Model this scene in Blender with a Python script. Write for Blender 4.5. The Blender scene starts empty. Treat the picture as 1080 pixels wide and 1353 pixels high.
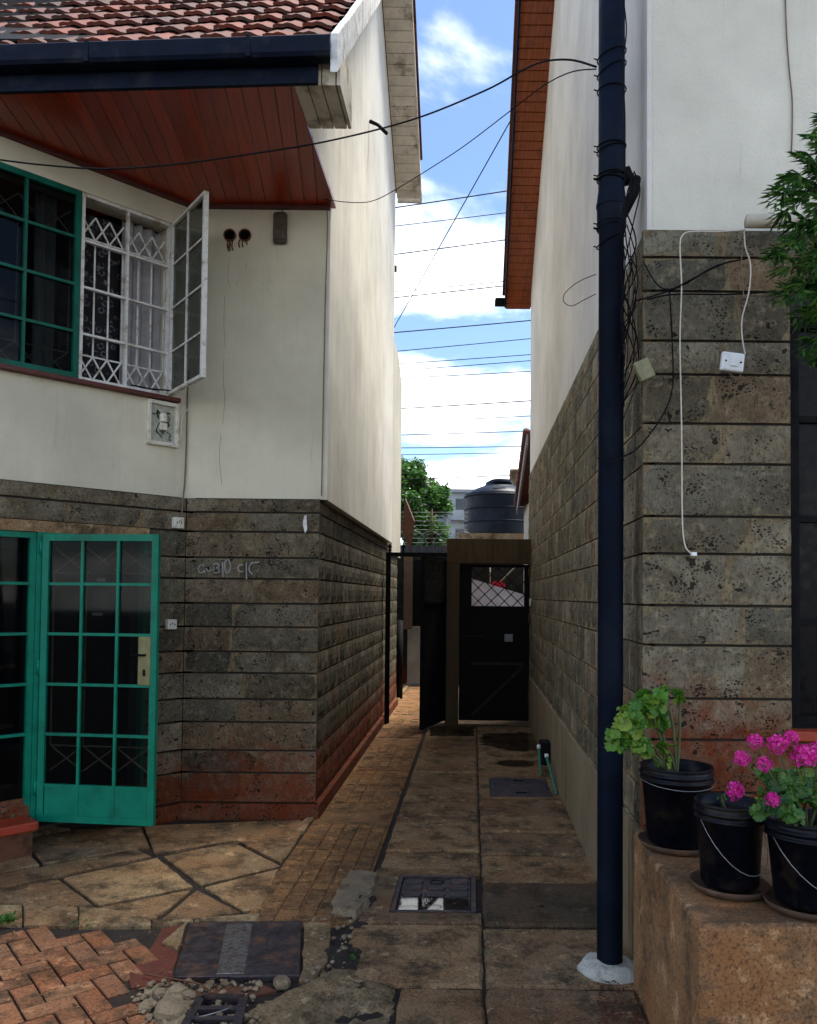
import bpy, math, random
from mathutils import Vector, Matrix, noise

SEED = 1.3
R = math.radians
S = bpy.context.scene
COL = S.collection
# ------------------------------------------------------------------ camera
F, CZ, PITCH, ROLL, SHIFT = 1080.0, 1.7, R(1.8), 0.010, 0.0709
K = 0.0787                      # the alley runs slightly to the right
cam = bpy.data.objects.new('camera', bpy.data.cameras.new('camera'))
COL.objects.link(cam)
CM = Matrix.Rotation(R(90) + PITCH, 3, 'X') @ Matrix.Rotation(ROLL, 3, 'Z')
cam.matrix_world = Matrix.Translation((0, 0, CZ)) @ CM.to_4x4()
cam.data.sensor_fit = 'HORIZONTAL'; cam.data.sensor_width = 36; cam.data.lens = 36
cam.data.shift_y = SHIFT; cam.data.clip_start = 0.05; cam.data.clip_end = 600
S.camera = cam
# ------------------------------------------------------------------ sun, sky, exposure
SUN_EL, SUN_AZ = R(70), R(62)
sd = bpy.data.lights.new('sun', 'SUN'); sd.energy = 2.0; sd.angle = R(22); sd.color = (1, .955, .88)
sun = bpy.data.objects.new('sun', sd); COL.objects.link(sun)
sv = Vector((math.sin(SUN_AZ) * math.cos(SUN_EL), math.cos(SUN_AZ) * math.cos(SUN_EL), math.sin(SUN_EL)))
sun.rotation_euler = sv.to_track_quat('Z', 'Y').to_euler()
W = bpy.data.worlds.new('World'); S.world = W; W.use_nodes = True
wt = W.node_tree; wt.nodes.clear()
def wn(t, **k):
    n = wt.nodes.new(t)
    for a, b in k.items(): setattr(n, a, b)
    return n
wo = wn('ShaderNodeOutputWorld'); bg = wn('ShaderNodeBackground')
sky = wn('ShaderNodeTexSky', sky_type='NISHITA', sun_disc=False, sun_elevation=SUN_EL, sun_rotation=SUN_AZ)
sky.air_density = 1.0; sky.dust_density = .4; sky.ozone_density = 4.0
tc = wn('ShaderNodeTexCoord'); sp = wn('ShaderNodeSeparateXYZ')
wt.links.new(tc.outputs['Generated'], sp.inputs[0])
def wmath(op, a, b=None):
    n = wn('ShaderNodeMath', operation=op)
    for i, v in enumerate((a, b)):
        if v is None: continue
        if isinstance(v, (int, float)): n.inputs[i].default_value = v
        else: wt.links.new(v, n.inputs[i])
    return n.outputs[0]
zz = wmath('ADD', wmath('MAXIMUM', sp.outputs[2], 0.0), .22)
cx = wmath('DIVIDE', sp.outputs[0], zz); cy = wmath('DIVIDE', sp.outputs[1], zz)
cb = wn('ShaderNodeCombineXYZ'); wt.links.new(cx, cb.inputs[0]); wt.links.new(cy, cb.inputs[1]); cb.inputs[2].default_value = SEED
nz = wn('ShaderNodeTexNoise'); nz.inputs['Scale'].default_value = 1.5; nz.inputs['Detail'].default_value = 7; nz.inputs['Roughness'].default_value = .58
nz.inputs['Distortion'].default_value = .3
wt.links.new(cb.outputs[0], nz.inputs['Vector'])
bias = wmath('MULTIPLY', wmath('SUBTRACT', .45, sp.outputs[2]), .22)        # clouds thicken towards the horizon
cf = wmath('ADD', nz.outputs['Fac'], bias)
rp = wn('ShaderNodeValToRGB'); rp.color_ramp.elements[0].position = .485; rp.color_ramp.elements[1].position = .65
rp.color_ramp.interpolation = 'EASE'
wt.links.new(cf, rp.inputs[0])
nz2 = wn('ShaderNodeTexNoise'); nz2.inputs['Scale'].default_value = 3.5; nz2.inputs['Detail'].default_value = 5
wt.links.new(cb.outputs[0], nz2.inputs['Vector'])
rc = wn('ShaderNodeValToRGB'); rc.color_ramp.elements[0].position = .3; rc.color_ramp.elements[1].position = .6
rc.color_ramp.elements[0].color = (8.0, 8.3, 8.8, 1); rc.color_ramp.elements[1].color = (14.5, 14.3, 13.9, 1)
wt.links.new(nz2.outputs['Fac'], rc.inputs[0])
mx = wn('ShaderNodeMix', data_type='RGBA')
wt.links.new(rp.outputs[0], mx.inputs['Factor']); wt.links.new(sky.outputs[0], mx.inputs[6]); wt.links.new(rc.outputs[0], mx.inputs[7])
wt.links.new(mx.outputs[2], bg.inputs[0]); bg.inputs[1].default_value = 0.055
wt.links.new(bg.outputs[0], wo.inputs[0])
S.view_settings.view_transform = 'Standard'; S.view_settings.look = 'None'
S.view_settings.exposure = 2.15; S.view_settings.gamma = 1
S.render.engine = 'CYCLES'
rnd = random.Random(11)
# ------------------------------------------------------------------ geometry helpers
def ray(px, py):
    return CM @ Vector(((px - 540) / F, (676.5 + SHIFT * 1080 - py) / F, -1))
def at(px, py, d):
    r = ray(px, py); return Vector((0, 0, CZ)) + r * (d / r.y)
def gr(px, py, z=0.0):
    r = ray(px, py); return Vector((0, 0, CZ)) + r * ((z - CZ) / r.z)
def onu(px, py, u):
    r = ray(px, py); t = u / (r.x - K * r.y); return Vector((0, 0, CZ)) + r * t
def P(u, d, z): return Vector((u + K * d, d, z))
class MB:
    def __init__(s): s.v = []; s.f = []; s.sm = []
    def add(s, vs, fs, smooth=False):
        b = len(s.v); s.v += [Vector(v) for v in vs]
        s.f += [tuple(b + i for i in f) for f in fs]; s.sm += [smooth] * len(fs); return s
    def obox(s, o, a, b, c):
        o, a, b, c = map(Vector, (o, a, b, c))
        vs = [o, o + a, o + a + b, o + b, o + c, o + a + c, o + a + b + c, o + b + c]
        fs = [(0, 3, 2, 1), (4, 5, 6, 7), (0, 1, 5, 4), (1, 2, 6, 5), (2, 3, 7, 6), (3, 0, 4, 7)]
        if a.cross(b).dot(c) < 0: fs = [f[::-1] for f in fs]
        return s.add(vs, fs)
    def box(s, p, q): return s.obox(p, (q[0] - p[0], 0, 0), (0, q[1] - p[1], 0), (0, 0, q[2] - p[2]))
    def bar(s, p, q, w, h, up=(0, 0, 1)):
        p, q, up = Vector(p), Vector(q), Vector(up)
        d = (q - p).normalized(); x = d.cross(up).normalized(); y = x.cross(d)
        return s.obox(p - x * w / 2 - y * h / 2, q - p, x * w, y * h)
    def tube(s, pts, r, n=6, caps=True):
        pts = [Vector(p) for p in pts]; rs = r if isinstance(r, (list, tuple)) else [r] * len(pts)
        vs = []; fs = []; prev = None
        for i, p in enumerate(pts):
            d = (pts[min(i + 1, len(pts) - 1)] - pts[max(i - 1, 0)]).normalized()
            if prev is None:
                a = Vector((0, 0, 1)) if abs(d.z) < .9 else Vector((1, 0, 0)); x = d.cross(a).normalized()
            else:
                x = (prev - d * prev.dot(d)).normalized()
            prev = x; y = d.cross(x)
            for k in range(n):
                t = 2 * math.pi * k / n; vs.append(p + (x * math.cos(t) + y * math.sin(t)) * rs[i])
        for i in range(len(pts) - 1):
            for k in range(n):
                a = i * n + k; b = i * n + (k + 1) % n; fs.append((a, b, b + n, a + n))
        if caps: fs += [tuple(range(n))[::-1], tuple(range((len(pts) - 1) * n, len(pts) * n))]
        return s.add(vs, fs, True)
    def lathe(s, c, prof, n=32, cap=True):
        c = Vector(c); vs = []; fs = []
        for r, z in prof:
            for k in range(n):
                t = 2 * math.pi * k / n; vs.append(c + Vector((r * math.cos(t), r * math.sin(t), z)))
        for i in range(len(prof) - 1):
            for k in range(n):
                a = i * n + k; b = i * n + (k + 1) % n; fs.append((a, b, b + n, a + n))
        s.add(vs, fs, True)
        if cap:
            b = len(s.v) - n; s.f.append(tuple(range(b, b + n))); s.sm.append(False)
        return s
    def prism(s, poly, z0, z1, ch=.006, jit=.0, step=.08, tilt=0):
        # poly: ccw or cw list of xy; rough edged slab with a worn edge
        pts = []
        n = len(poly)
        for i in range(n):
            a, b = Vector(poly[i][:2]), Vector(poly[(i + 1) % n][:2]); m = max(1, int((b - a).length / step)) if jit else 1
            for k in range(m):
                p = a.lerp(b, k / m)
                if jit: p = p + Vector((rnd.uniform(-jit, jit), rnd.uniform(-jit, jit)))
                pts.append(p)
        area = sum(pts[i].x * pts[(i + 1) % len(pts)].y - pts[(i + 1) % len(pts)].x * pts[i].y for i in range(len(pts)))
        if area < 0: pts = pts[::-1]
        n = len(pts); c = sum(pts, Vector((0, 0))) / n
        rad = max((p - c).length for p in pts); k = 1 - ch / max(rad * .6, .01)
        tx, ty = rnd.uniform(-tilt, tilt), rnd.uniform(-tilt, tilt)
        zt = lambda p: z1 + (p - c).x * tx + (p - c).y * ty
        top = [c + (p - c) * k for p in pts]
        vs = [(p.x, p.y, z0) for p in pts] + [(p.x, p.y, zt(p) - ch) for p in pts] + [(p.x, p.y, zt(p)) for p in top]
        fs = [tuple(range(2 * n, 3 * n))]
        for i in range(n):
            j = (i + 1) % n; fs += [(i, j, n + j, n + i), (n + i, n + j, 2 * n + j, 2 * n + i)]
        return s.add(vs, fs)
    def build(s, name, mat, parent=None, kind=None, bevel=0):
        base = root_loc(parent)
        me = bpy.data.meshes.new(name); me.from_pydata([v - base for v in s.v], [], s.f)
        me.polygons.foreach_set('use_smooth', s.sm); me.update()
        if mat: me.materials.append(mat)
        o = bpy.data.objects.new(name, me); COL.objects.link(o)
        if parent: o.parent = parent
        if kind: o['kind'] = kind
        if bevel:
            m = o.modifiers.new('bevel', 'BEVEL'); m.width = bevel; m.segments = 2; m.limit_method = 'ANGLE'
        return o
def root_loc(o):
    if o is None: return Vector((0, 0, 0))
    v = Vector(o.location)
    while o.parent: o = o.parent; v += o.location
    return v
def thing(name, label, cat, loc=(0, 0, 0), group=None):
    o = bpy.data.objects.new(name, None); COL.objects.link(o); o.location = loc; o.empty_display_size = .1
    return tag(o, label, cat, group)
def tag(o, label, cat, group=None):
    o['label'] = label; o['category'] = cat
    if group: o['group'] = group
    return o
# ------------------------------------------------------------------ materials
class G:
    def __init__(s, name):
        s.m = bpy.data.materials.new(name); s.m.use_nodes = True; s.t = s.m.node_tree; s.t.nodes.clear()
        s.out = s.n('ShaderNodeOutputMaterial'); s.b = s.n('ShaderNodeBsdfPrincipled'); s.l(s.b.outputs[0], s.out.inputs[0])
        s.geo = s.n('ShaderNodeNewGeometry'); s.p = s.geo.outputs['Position']
        q = s.n('ShaderNodeSeparateXYZ'); s.l(s.p, q.inputs[0]); s.x, s.y, s.z = q.outputs
        s.isl = s.geo.outputs['Random Per Island']
    def n(s, t, **k):
        n = s.t.nodes.new(t)
        for a, b in k.items(): setattr(n, a, b)
        return n
    def l(s, a, b): s.t.links.new(a, b)
    def put(s, sock, v):
        if isinstance(v, bpy.types.NodeSocket): s.l(v, sock)
        elif isinstance(v, (tuple, list)) and len(v) == 3 and sock.type == 'RGBA': sock.default_value = (*v, 1)
        else: sock.default_value = v
    def vec(s, sc=(1, 1, 1), rot=(0, 0, 0), off=None):
        m = s.n('ShaderNodeMapping'); s.l(s.p, m.inputs[0]); m.inputs['Scale'].default_value = sc; m.inputs['Rotation'].default_value = rot
        if off is not None: s.put(m.inputs['Location'], off)
        return m.outputs[0]
    def noise(s, scale, det=3, rough=.55, v=None, dist=0):
        n = s.n('ShaderNodeTexNoise'); s.l(v or s.p, n.inputs['Vector'])
        n.inputs['Scale'].default_value = scale; n.inputs['Detail'].default_value = det; n.inputs['Roughness'].default_value = rough
        n.inputs['Distortion'].default_value = dist; return n.outputs['Fac']
    def voro(s, scale, v=None, feat='F1', out='Distance'):
        n = s.n('ShaderNodeTexVoronoi', feature=feat); s.l(v or s.p, n.inputs['Vector']); n.inputs['Scale'].default_value = scale
        return n.outputs[out]
    def ramp(s, fac, *st):
        n = s.n('ShaderNodeValToRGB'); s.l(fac, n.inputs[0]); e = n.color_ramp.elements
        while len(e) < len(st): e.new(.5)
        for i, (p, c) in enumerate(st):
            e[i].position = p; e[i].color = (*c, 1) if isinstance(c, (tuple, list)) else (c, c, c, 1)
        return n.outputs[0]
    def mix(s, f, a, b, mode='MIX'):
        n = s.n('ShaderNodeMix', data_type='RGBA', blend_type=mode); s.put(n.inputs['Factor'], f); s.put(n.inputs[6], a); s.put(n.inputs[7], b)
        return n.outputs[2]
    def m_(s, op, a, b=0.0, clamp=False):
        n = s.n('ShaderNodeMath', operation=op, use_clamp=clamp); s.put(n.inputs[0], a); s.put(n.inputs[1], b); return n.outputs[0]
    def bump(s, h, strength=.5, dist=.01, prev=None):
        n = s.n('ShaderNodeBump'); s.l(h, n.inputs['Height']); n.inputs['Strength'].default_value = strength; n.inputs['Distance'].default_value = dist
        if prev: s.l(prev, n.inputs['Normal'])
        return n.outputs[0]
    def fin(s, col=None, rough=.8, normal=None, metal=0, spec=None):
        if col is not None: s.put(s.b.inputs['Base Color'], col)
        s.put(s.b.inputs['Roughness'], rough); s.put(s.b.inputs['Metallic'], metal)
        if normal: s.l(normal, s.b.inputs['Normal'])
        if spec is not None: s.b.inputs['Specular IOR Level'].default_value = spec
        return s.m
def simple(name, c, rough=.6, metal=0, var=.25, scale=12, bump=.15, bd=.003, dirt=None, spec=None, isl=0):
    g = G(name)
    f = g.noise(scale, 5, .6)
    a = tuple(x * (1 - var) for x in c); b = tuple(min(1, x * (1 + var)) for x in c)
    col = g.ramp(f, (.3, a), (.7, b))
    if isl: col = g.mix(g.m_('MULTIPLY', g.isl, isl), col, tuple(x * .35 for x in c))
    if dirt:
        df = g.ramp(g.noise(scale * .6, 6, .7, g.vec((1, 1, 1), off=(7, 3, 1))), (.52, 0), (.64, 1)); col = g.mix(g.m_('MULTIPLY', df, .8), col, dirt)
    rr = g.ramp(g.noise(scale * 2, 3), (.3, max(0, rough - .12)), (.7, min(1, rough + .12)))
    return g.fin(col, rr, g.bump(g.noise(scale * 6, 4), bump, bd), metal, spec)
def stone_mat(name, zred, vert=False, tone=1.0, red=(.19, .034, .008), mortar=False):
    g = G(name)
    off = g.n('ShaderNodeCombineXYZ'); g.l(g.m_('MULTIPLY', g.isl, 37.0), off.inputs[0]); g.l(g.m_('MULTIPLY', g.isl, 11.0), off.inputs[2])
    v = g.vec(off=off.outputs[0])
    T = lambda *c: tuple(x * tone for x in c)
    c = g.ramp(g.isl, (0, T(.19, .165, .115)), (.2, T(.085, .082, .062)), (.4, T(.27, .23, .16)), (.58, T(.07, .066, .05)), (.74, T(.20, .135, .08)), (.88, T(.20, .19, .135)), (1, T(.11, .095, .065)))
    if mortar: c = g.mix(.3, T(.32, .25, .145), T(.21, .16, .09))
    big = g.noise(5, 5, .65, v)
    c = g.mix(g.ramp(big, (.38, 0), (.68, .75)), c, T(.06, .047, .028))
    lt = g.noise(18, 6, .75, v)
    c = g.mix(g.ramp(lt, (.52, 0), (.72, .6)), c, T(.34, .275, .165))
    c = g.mix(g.ramp(g.noise(55, 4, .7, v), (.33, .7), (.48, 0)), c, T(.035, .029, .02))
    h = g.noise(30, 6, .7, v)
    if vert:
        vv = g.noise(1, 5, .7, g.vec((55, 55, 6))); h = g.mix(.65, h, vv)
        c = g.mix(g.ramp(vv, (.35, .55), (.6, 0)), c, T(.05, .043, .03))
    # red laterite dirt splashed up from the ground
    rf = g.m_('MULTIPLY', g.m_('SUBTRACT', g.m_('ADD', zred, g.m_('MULTIPLY', g.noise(4, 6, .7), 1.0)), g.m_('ADD', g.z, .40)), 3.0, True)
    rf = g.m_('MULTIPLY', rf, g.ramp(g.noise(16, 5, .7), (.25, .45), (.6, 1)))
    rc_ = g.mix(g.noise(24, 5, .75, v), tuple(x * .25 for x in red), tuple(x * 1.45 for x in red))
    rf = g.m_('MULTIPLY', rf, g.m_('ADD', .45, g.m_('MULTIPLY', g.noise(2.5, 3, .6, v), .85), True)); c = g.mix(rf, c, rc_)
    tm = g.noise(1, 4, .7, g.vec((110, 110, 28), (0, .6, 0), off=off.outputs[0]))
    c = g.mix(g.ramp(tm, (.36, .45), (.5, 0)), c, T(.05, .042, .028)); h = g.mix(.3, h, tm)
    nrm = g.bump(h, 1.0, .014)
    if not mortar:
        # gas holes of the volcanic stone, in two sizes and in patches
        def warp(vv_, sc, amt):
            nt = g.n('ShaderNodeTexNoise'); g.l(vv_, nt.inputs['Vector']); nt.inputs['Scale'].default_value = sc; nt.inputs['Detail'].default_value = 3
            a1 = g.n('ShaderNodeVectorMath', operation='MULTIPLY_ADD'); g.l(nt.outputs['Color'], a1.inputs[0]); a1.inputs[1].default_value = (amt, amt, amt); g.l(vv_, a1.inputs[2]); return a1.outputs[0]
        d = g.voro(58, warp(g.vec((1, 1, 1.35), off=off.outputs[0]), 40, .03)); thr = g.ramp(g.noise(7, 4, .65, v), (.40, .03), (.62, .42))
        pit = g.m_('LESS_THAN', d, thr)
        d2 = g.voro(9, warp(g.vec((1, 1, 1.2), off=off.outputs[0]), 14, .16)); pit2 = g.m_('LESS_THAN', g.m_('ADD', d2, g.m_('MULTIPLY', h, .16)), .235)
        pp = g.m_('MAXIMUM', pit, g.m_('MULTIPLY', pit2, g.ramp(g.noise(2.6, 2), (.42, 0), (.5, 1))))
        c = g.mix(g.m_('MULTIPLY', pp, .85), c, (.008, .007, .005))
        nrm = g.bump(g.m_('SUBTRACT', 1.0, pp), 1.0, .02, nrm)
    bl = g.ramp(g.noise(2.2, 6, .72, g.vec((1, 1, .7), off=(3, 9, 2))), (.56, 0), (.7, .6))
    c = g.mix(bl, c, T(.04, .032, .02))
    return g.fin(c, .9, nrm, spec=.12)
M = {}
M['stone_left'] = stone_mat('left_house_stone', .50, tone=1.0)
M['stone_left_side'] = stone_mat('left_side_stone', .55, True, tone=1.0)
M['stone_right'] = stone_mat('right_house_stone', 1.22, tone=1.2)
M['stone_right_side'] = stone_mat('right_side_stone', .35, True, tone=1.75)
M['mortar_left'] = stone_mat('left_mortar', .48, mortar=True, tone=.75)
M['mortar_left_side'] = stone_mat('left_side_mortar', .55, mortar=True, tone=.75)
M['mortar_right'] = stone_mat('right_mortar', 1.22, mortar=True, tone=.9)
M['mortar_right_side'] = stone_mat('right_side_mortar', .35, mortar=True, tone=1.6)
M['groove'] = simple('groove_dark', (.02, .017, .013), .95)
def plaster_mat(name, c, streak=.3, stain=(.33, .27, .18), cast=60, bs=.5, dirt=.35):
    g = G(name)
    f = g.noise(1.2, 5, .6)
    col = g.ramp(f, (.3, tuple(x * .76 for x in c)), (.62, c))
    msk = g.ramp(g.noise(1.6, 4, .6, g.vec(off=(4, 4, 1))), (.38, .15), (.62, 1))
    st = g.ramp(g.noise(1, 7, .75, g.vec((7, 7, .7)), .6), (.46, 0), (.74, 1)); st = g.m_('MULTIPLY', st, msk); col = g.mix(g.m_('MULTIPLY', st, streak), col, stain)
    st2 = g.ramp(g.noise(1, 6, .75, g.vec((19, 19, 1.6), off=(5, 2, 9)), .8), (.6, 0), (.7, 1)); col = g.mix(g.m_('MULTIPLY', st2, streak * .8), col, tuple(x * .6 for x in stain))
    sp_ = g.ramp(g.noise(22, 4, .8), (.70, 0), (.76, 1)); col = g.mix(g.m_('MULTIPLY', sp_, dirt), col, (.12, .09, .06))
    n1 = g.bump(g.noise(cast, 4, .6), bs, .006)
    n1 = g.bump(g.noise(3, 3, .5), .25, .02, n1)
    return g.fin(col, .9, n1, spec=.2)
M['plaster_facade'] = plaster_mat('cream_plaster', (.66, .62, .48), .25, (.40, .34, .22), bs=.45, cast=60, dirt=.5)
M["plaster_gable"] = plaster_mat("weathered_gable_plaster", (.74, .71, .62), .75, (.42, .36, .26))
M['plaster_right'] = plaster_mat('right_plaster', (.74, .71, .60), .28, (.40, .40, .34), bs=.55, cast=55, dirt=.45)
M['plaster_right_side'] = plaster_mat('right_side_plaster', (.78, .75, .69), .45, (.42, .34, .25))
M['plaster_rough'] = plaster_mat('roughcast', (.58, .53, .42), .3, cast=35, bs=1)
M['render'] = plaster_mat('cement_render', (.30, .24, .15), 1.0, (.10, .062, .03), bs=1.0, dirt=.8, cast=35)
def soffit_wood(name, c, w, ang, dark=.25):
    g = G(name)
    v = g.vec((1, 1, 1), (0, 0, ang)); q = g.n('ShaderNodeSeparateXYZ'); g.l(v, q.inputs[0])
    u = g.m_('DIVIDE', q.outputs[0], w); fr = g.m_('FRACT', u); fl = g.m_('FLOOR', u)
    wn_ = g.n('ShaderNodeTexWhiteNoise', noise_dimensions='1D'); g.l(fl, wn_.inputs['W'])
    line = g.ramp(fr, (0, 1), (.05, 0), (.95, 0), (1, 1))
    grain = g.noise(1, 5, .65, g.n('ShaderNodeMapping').outputs[0])
    mp = g.n('ShaderNodeMapping'); g.l(v, mp.inputs[0]); mp.inputs['Scale'].default_value = (60, 2.5, 60)
    gn = g.noise(1, 5, .65, mp.outputs[0])
    col = g.mix(wn_.outputs['Value'], tuple(x * .62 for x in c), c)
    col = g.mix(g.ramp(gn, (.35, .75), (.62, 0)), col, tuple(x * .4 for x in c))
    wo_ = g.ramp(g.noise(7, 6, .7), (.52, 0), (.66, 1)); col = g.mix(g.m_('MULTIPLY', wo_, dark), col, tuple(x * .3 for x in c))
    col = g.mix(line, col, tuple(x * .1 for x in c))
    return g.fin(col, .28, g.bump(g.m_('SUBTRACT', 1.0, line), .6, .006))
M['soffit_red'] = soffit_wood('varnished_soffit_boards', (.50, .046, .006), .10, R(-4))
M['verge_orange'] = soffit_wood('weathered_orange_boards', (.36, .080, .018), .02, 0, .7)
M['cream_board'] = simple('cream_board', (.64, .58, .46), .7, var=.18, scale=6, dirt=(.2, .16, .1))
M['white_mortar'] = simple('white_verge_mortar', (.75, .75, .74), .9, var=.15, scale=14, dirt=(.3, .27, .22), bump=.8, bd=.01)
M['navy'] = simple('navy_painted_metal', (.002, .006, .018), .6, var=.3, scale=9, dirt=(.016, .02, .03), spec=.12)
M['pipe'] = simple('navy_pipe_plastic', (.0010, .0048, .0150), .6, var=.4, scale=5, dirt=(.005, .010, .020), bump=.05, spec=.12)
M['green'] = simple('green_gloss_paint', (.001, .17, .105), .4, var=.2, scale=8, dirt=(.002, .11, .065), bump=.05, spec=.2)
M['green_dark'] = simple('dark_green_paint', (.001, .085, .055), .4, var=.3, scale=8, dirt=(.001, .035, .025), bump=.05, spec=.2)
M['white_paint'] = simple('white_paint_metal', (.62, .62, .58), .5, var=.12, scale=20, dirt=(.3, .2, .12))
M['beige_bar'] = simple('beige_bars', (.42, .34, .24), .6, scale=20)
M['brass'] = simple('lock_plate', (.20, .19, .085), .6, .3, scale=25)
M['red_paint'] = simple('red_oxide_paint', (.30, .035, .012), .5, scale=8, dirt=(.10, .03, .02))
M['dark_red'] = simple('dark_red_sill', (.085, .018, .012), .6, scale=12)
M['black_metal'] = simple('black_metal', (.0035, .0035, .004), .75, var=.3, scale=10, spec=.15)
M['iron_dark'] = simple('dusty_black_iron', (.010, .009, .009), .6, var=.5, scale=12, dirt=(.03, .016, .01), spec=.3)
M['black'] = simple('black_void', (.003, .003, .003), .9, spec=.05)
M['rust'] = simple('rusty_metal', (.12, .045, .02), .8, .2, scale=18, dirt=(.03, .015, .01))
M['wire'] = simple('black_cable', (.005, .005, .006), .7, bump=0, spec=.1)
M['wire_white'] = simple('white_cable', (.62, .56, .47), .6, scale=30, var=.2)
M['wire_brown'] = simple('grimy_cable', (.16, .12, .08), .7, scale=30)
M['socket'] = simple('socket_plastic', (.66, .64, .55), .4, scale=20, var=.08, dirt=(.4, .34, .22))
M['switch'] = simple('switch_plastic', (.78, .80, .80), .3, scale=20, var=.05, bump=0)
M['lamp'] = simple('brown_lamp_housing', (.045, .03, .02), .35, scale=20, dirt=(.1, .07, .04))
M['curtain'] = simple('grey_curtain', (.30, .29, .30), .9, scale=20, var=.15)
M['lace'] = None
g = G('patterned_curtain'); d = g.voro(16, g.vec((1, 1, 1)), 'F1'); r1 = g.ramp(d, (.22, .0), (.30, 1), (.36, 1), (.46, 0)); n_ = g.ramp(g.noise(40, 2), (.4, 0), (.6, 1))
M['lace'] = g.fin(g.mix(g.m_('MULTIPLY', r1, n_), (.01, .01, .013), (.16, .16, .18)), .9)
M['concrete_white'] = simple('white_cement', (.50, .50, .44), .9, scale=16, var=.15, bump=.8, bd=.01, dirt=(.22, .22, .17))
M['bucket'] = simple('dark_bucket_plastic', (.002, .003, .007), .4, var=.4, scale=14, spec=.2, bump=.08, dirt=(.02, .016, .012))
M['saucer'] = simple('muddy_saucer', (.06, .032, .018), .75, scale=16, dirt=(.16, .09, .05))
M['steel_wire'] = simple('galvanised_wire', (.22, .22, .23), .5, .5)
M['soil'] = simple('potting_soil', (.035, .018, .010), .95, scale=30, bump=1, bd=.02)
M['tank'] = simple('blue_black_tank', (.003, .008, .016), .5, var=.3, scale=2, bump=.05, spec=.2, dirt=(.012, .022, .035))
M['white_sheet'] = simple('white_cloth', (.70, .68, .78), .9, scale=4)
M['red_cloth'] = simple('red_cloth', (.65, .03, .05), .9, scale=6)
M['green_pipe'] = simple('green_pipe', (.02, .14, .09), .4, scale=20)
M['bark'] = simple('bark', (.07, .045, .028), .9, scale=20, bump=1, bd=.01)
M['tower'] = simple('grey_tower_render', (.30, .33, .35), .8, scale=1)
M['tower_dark'] = simple('tower_glass', (.03, .04, .05), .3, scale=3)
M['fence_sheet'] = simple('dark_corrugated_sheet', (.05, .05, .055), .6, .3, scale=5)
def leaf_mat(name, a, b, tr=.35, rough=.45, y=None):
    g = G(name); c = g.ramp(g.isl, (0, a), (.6, b), (1, y or tuple(x * 1.5 for x in b)))
    g.fin(g.mix(g.noise(25, 3), c, tuple(x * .55 for x in a)), rough)
    t = g.n('ShaderNodeBsdfTranslucent'); g.l(c, t.inputs[0]); ms = g.n('ShaderNodeMixShader'); ms.inputs[0].default_value = tr
    g.l(g.b.outputs[0], ms.inputs[1]); g.l(t.outputs[0], ms.inputs[2]); g.l(ms.outputs[0], g.out.inputs[0]); return g.m
M['leaf_tree'] = leaf_mat('tree_leaves', (.025, .075, .014), (.08, .21, .03))
M['leaf_shrub'] = leaf_mat('shrub_leaves', (.012, .055, .010), (.07, .22, .03), y=(.28, .48, .09))
M['leaf_geranium'] = leaf_mat('geranium_leaves', (.04, .17, .015), (.16, .38, .03), y=(.42, .55, .06))
M['leaf_dark'] = leaf_mat('flower_leaves', (.015, .08, .012), (.08, .26, .03), y=(.28, .42, .06))
M['petal'] = leaf_mat('magenta_petals', (.80, .012, .36), (.92, .03, .50), .3, .6, y=(.95, .16, .62))
M['weed'] = leaf_mat('weed_leaves', (.03, .10, .01), (.09, .22, .03))
def glass_mat(name, tint=(.02, .025, .03), tr=.35):
    g = G(name); g.fin(tint, .04, spec=.2); t = g.n('ShaderNodeBsdfTransparent'); t.inputs[0].default_value = (.8, .85, .85, 1)
    ms = g.n('ShaderNodeMixShader'); ms.inputs[0].default_value = tr; g.l(g.b.outputs[0], ms.inputs[1]); g.l(t.outputs[0], ms.inputs[2]); g.l(ms.outputs[0], g.out.inputs[0]); return g.m
M['glass'] = glass_mat('window_glass', (.002, .0025, .003), .55)
M['glass_black'] = simple('unlit_black_glass', (.002, .002, .003), .3, bump=0, spec=.12)
def tile_mat():
    g = G('clay_roof_tiles'); c = g.ramp(g.isl, (0, (.09, .022, .013)), (.35, (.17, .036, .018)), (.7, (.12, .034, .021)), (1, (.05, .018, .014)))
    c = g.mix(g.ramp(g.noise(6, 6, .7), (.48, 0), (.62, .75)), c, (.045, .035, .03)); c = g.mix(g.ramp(g.noise(11, 5, .7, g.vec(off=(3, 8, 1))), (.6, 0), (.7, .6)), c, (.19, .10, .07))
    return g.fin(c, .85, g.bump(g.noise(50, 4), .5, .006))
M['tile'] = tile_mat()
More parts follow.
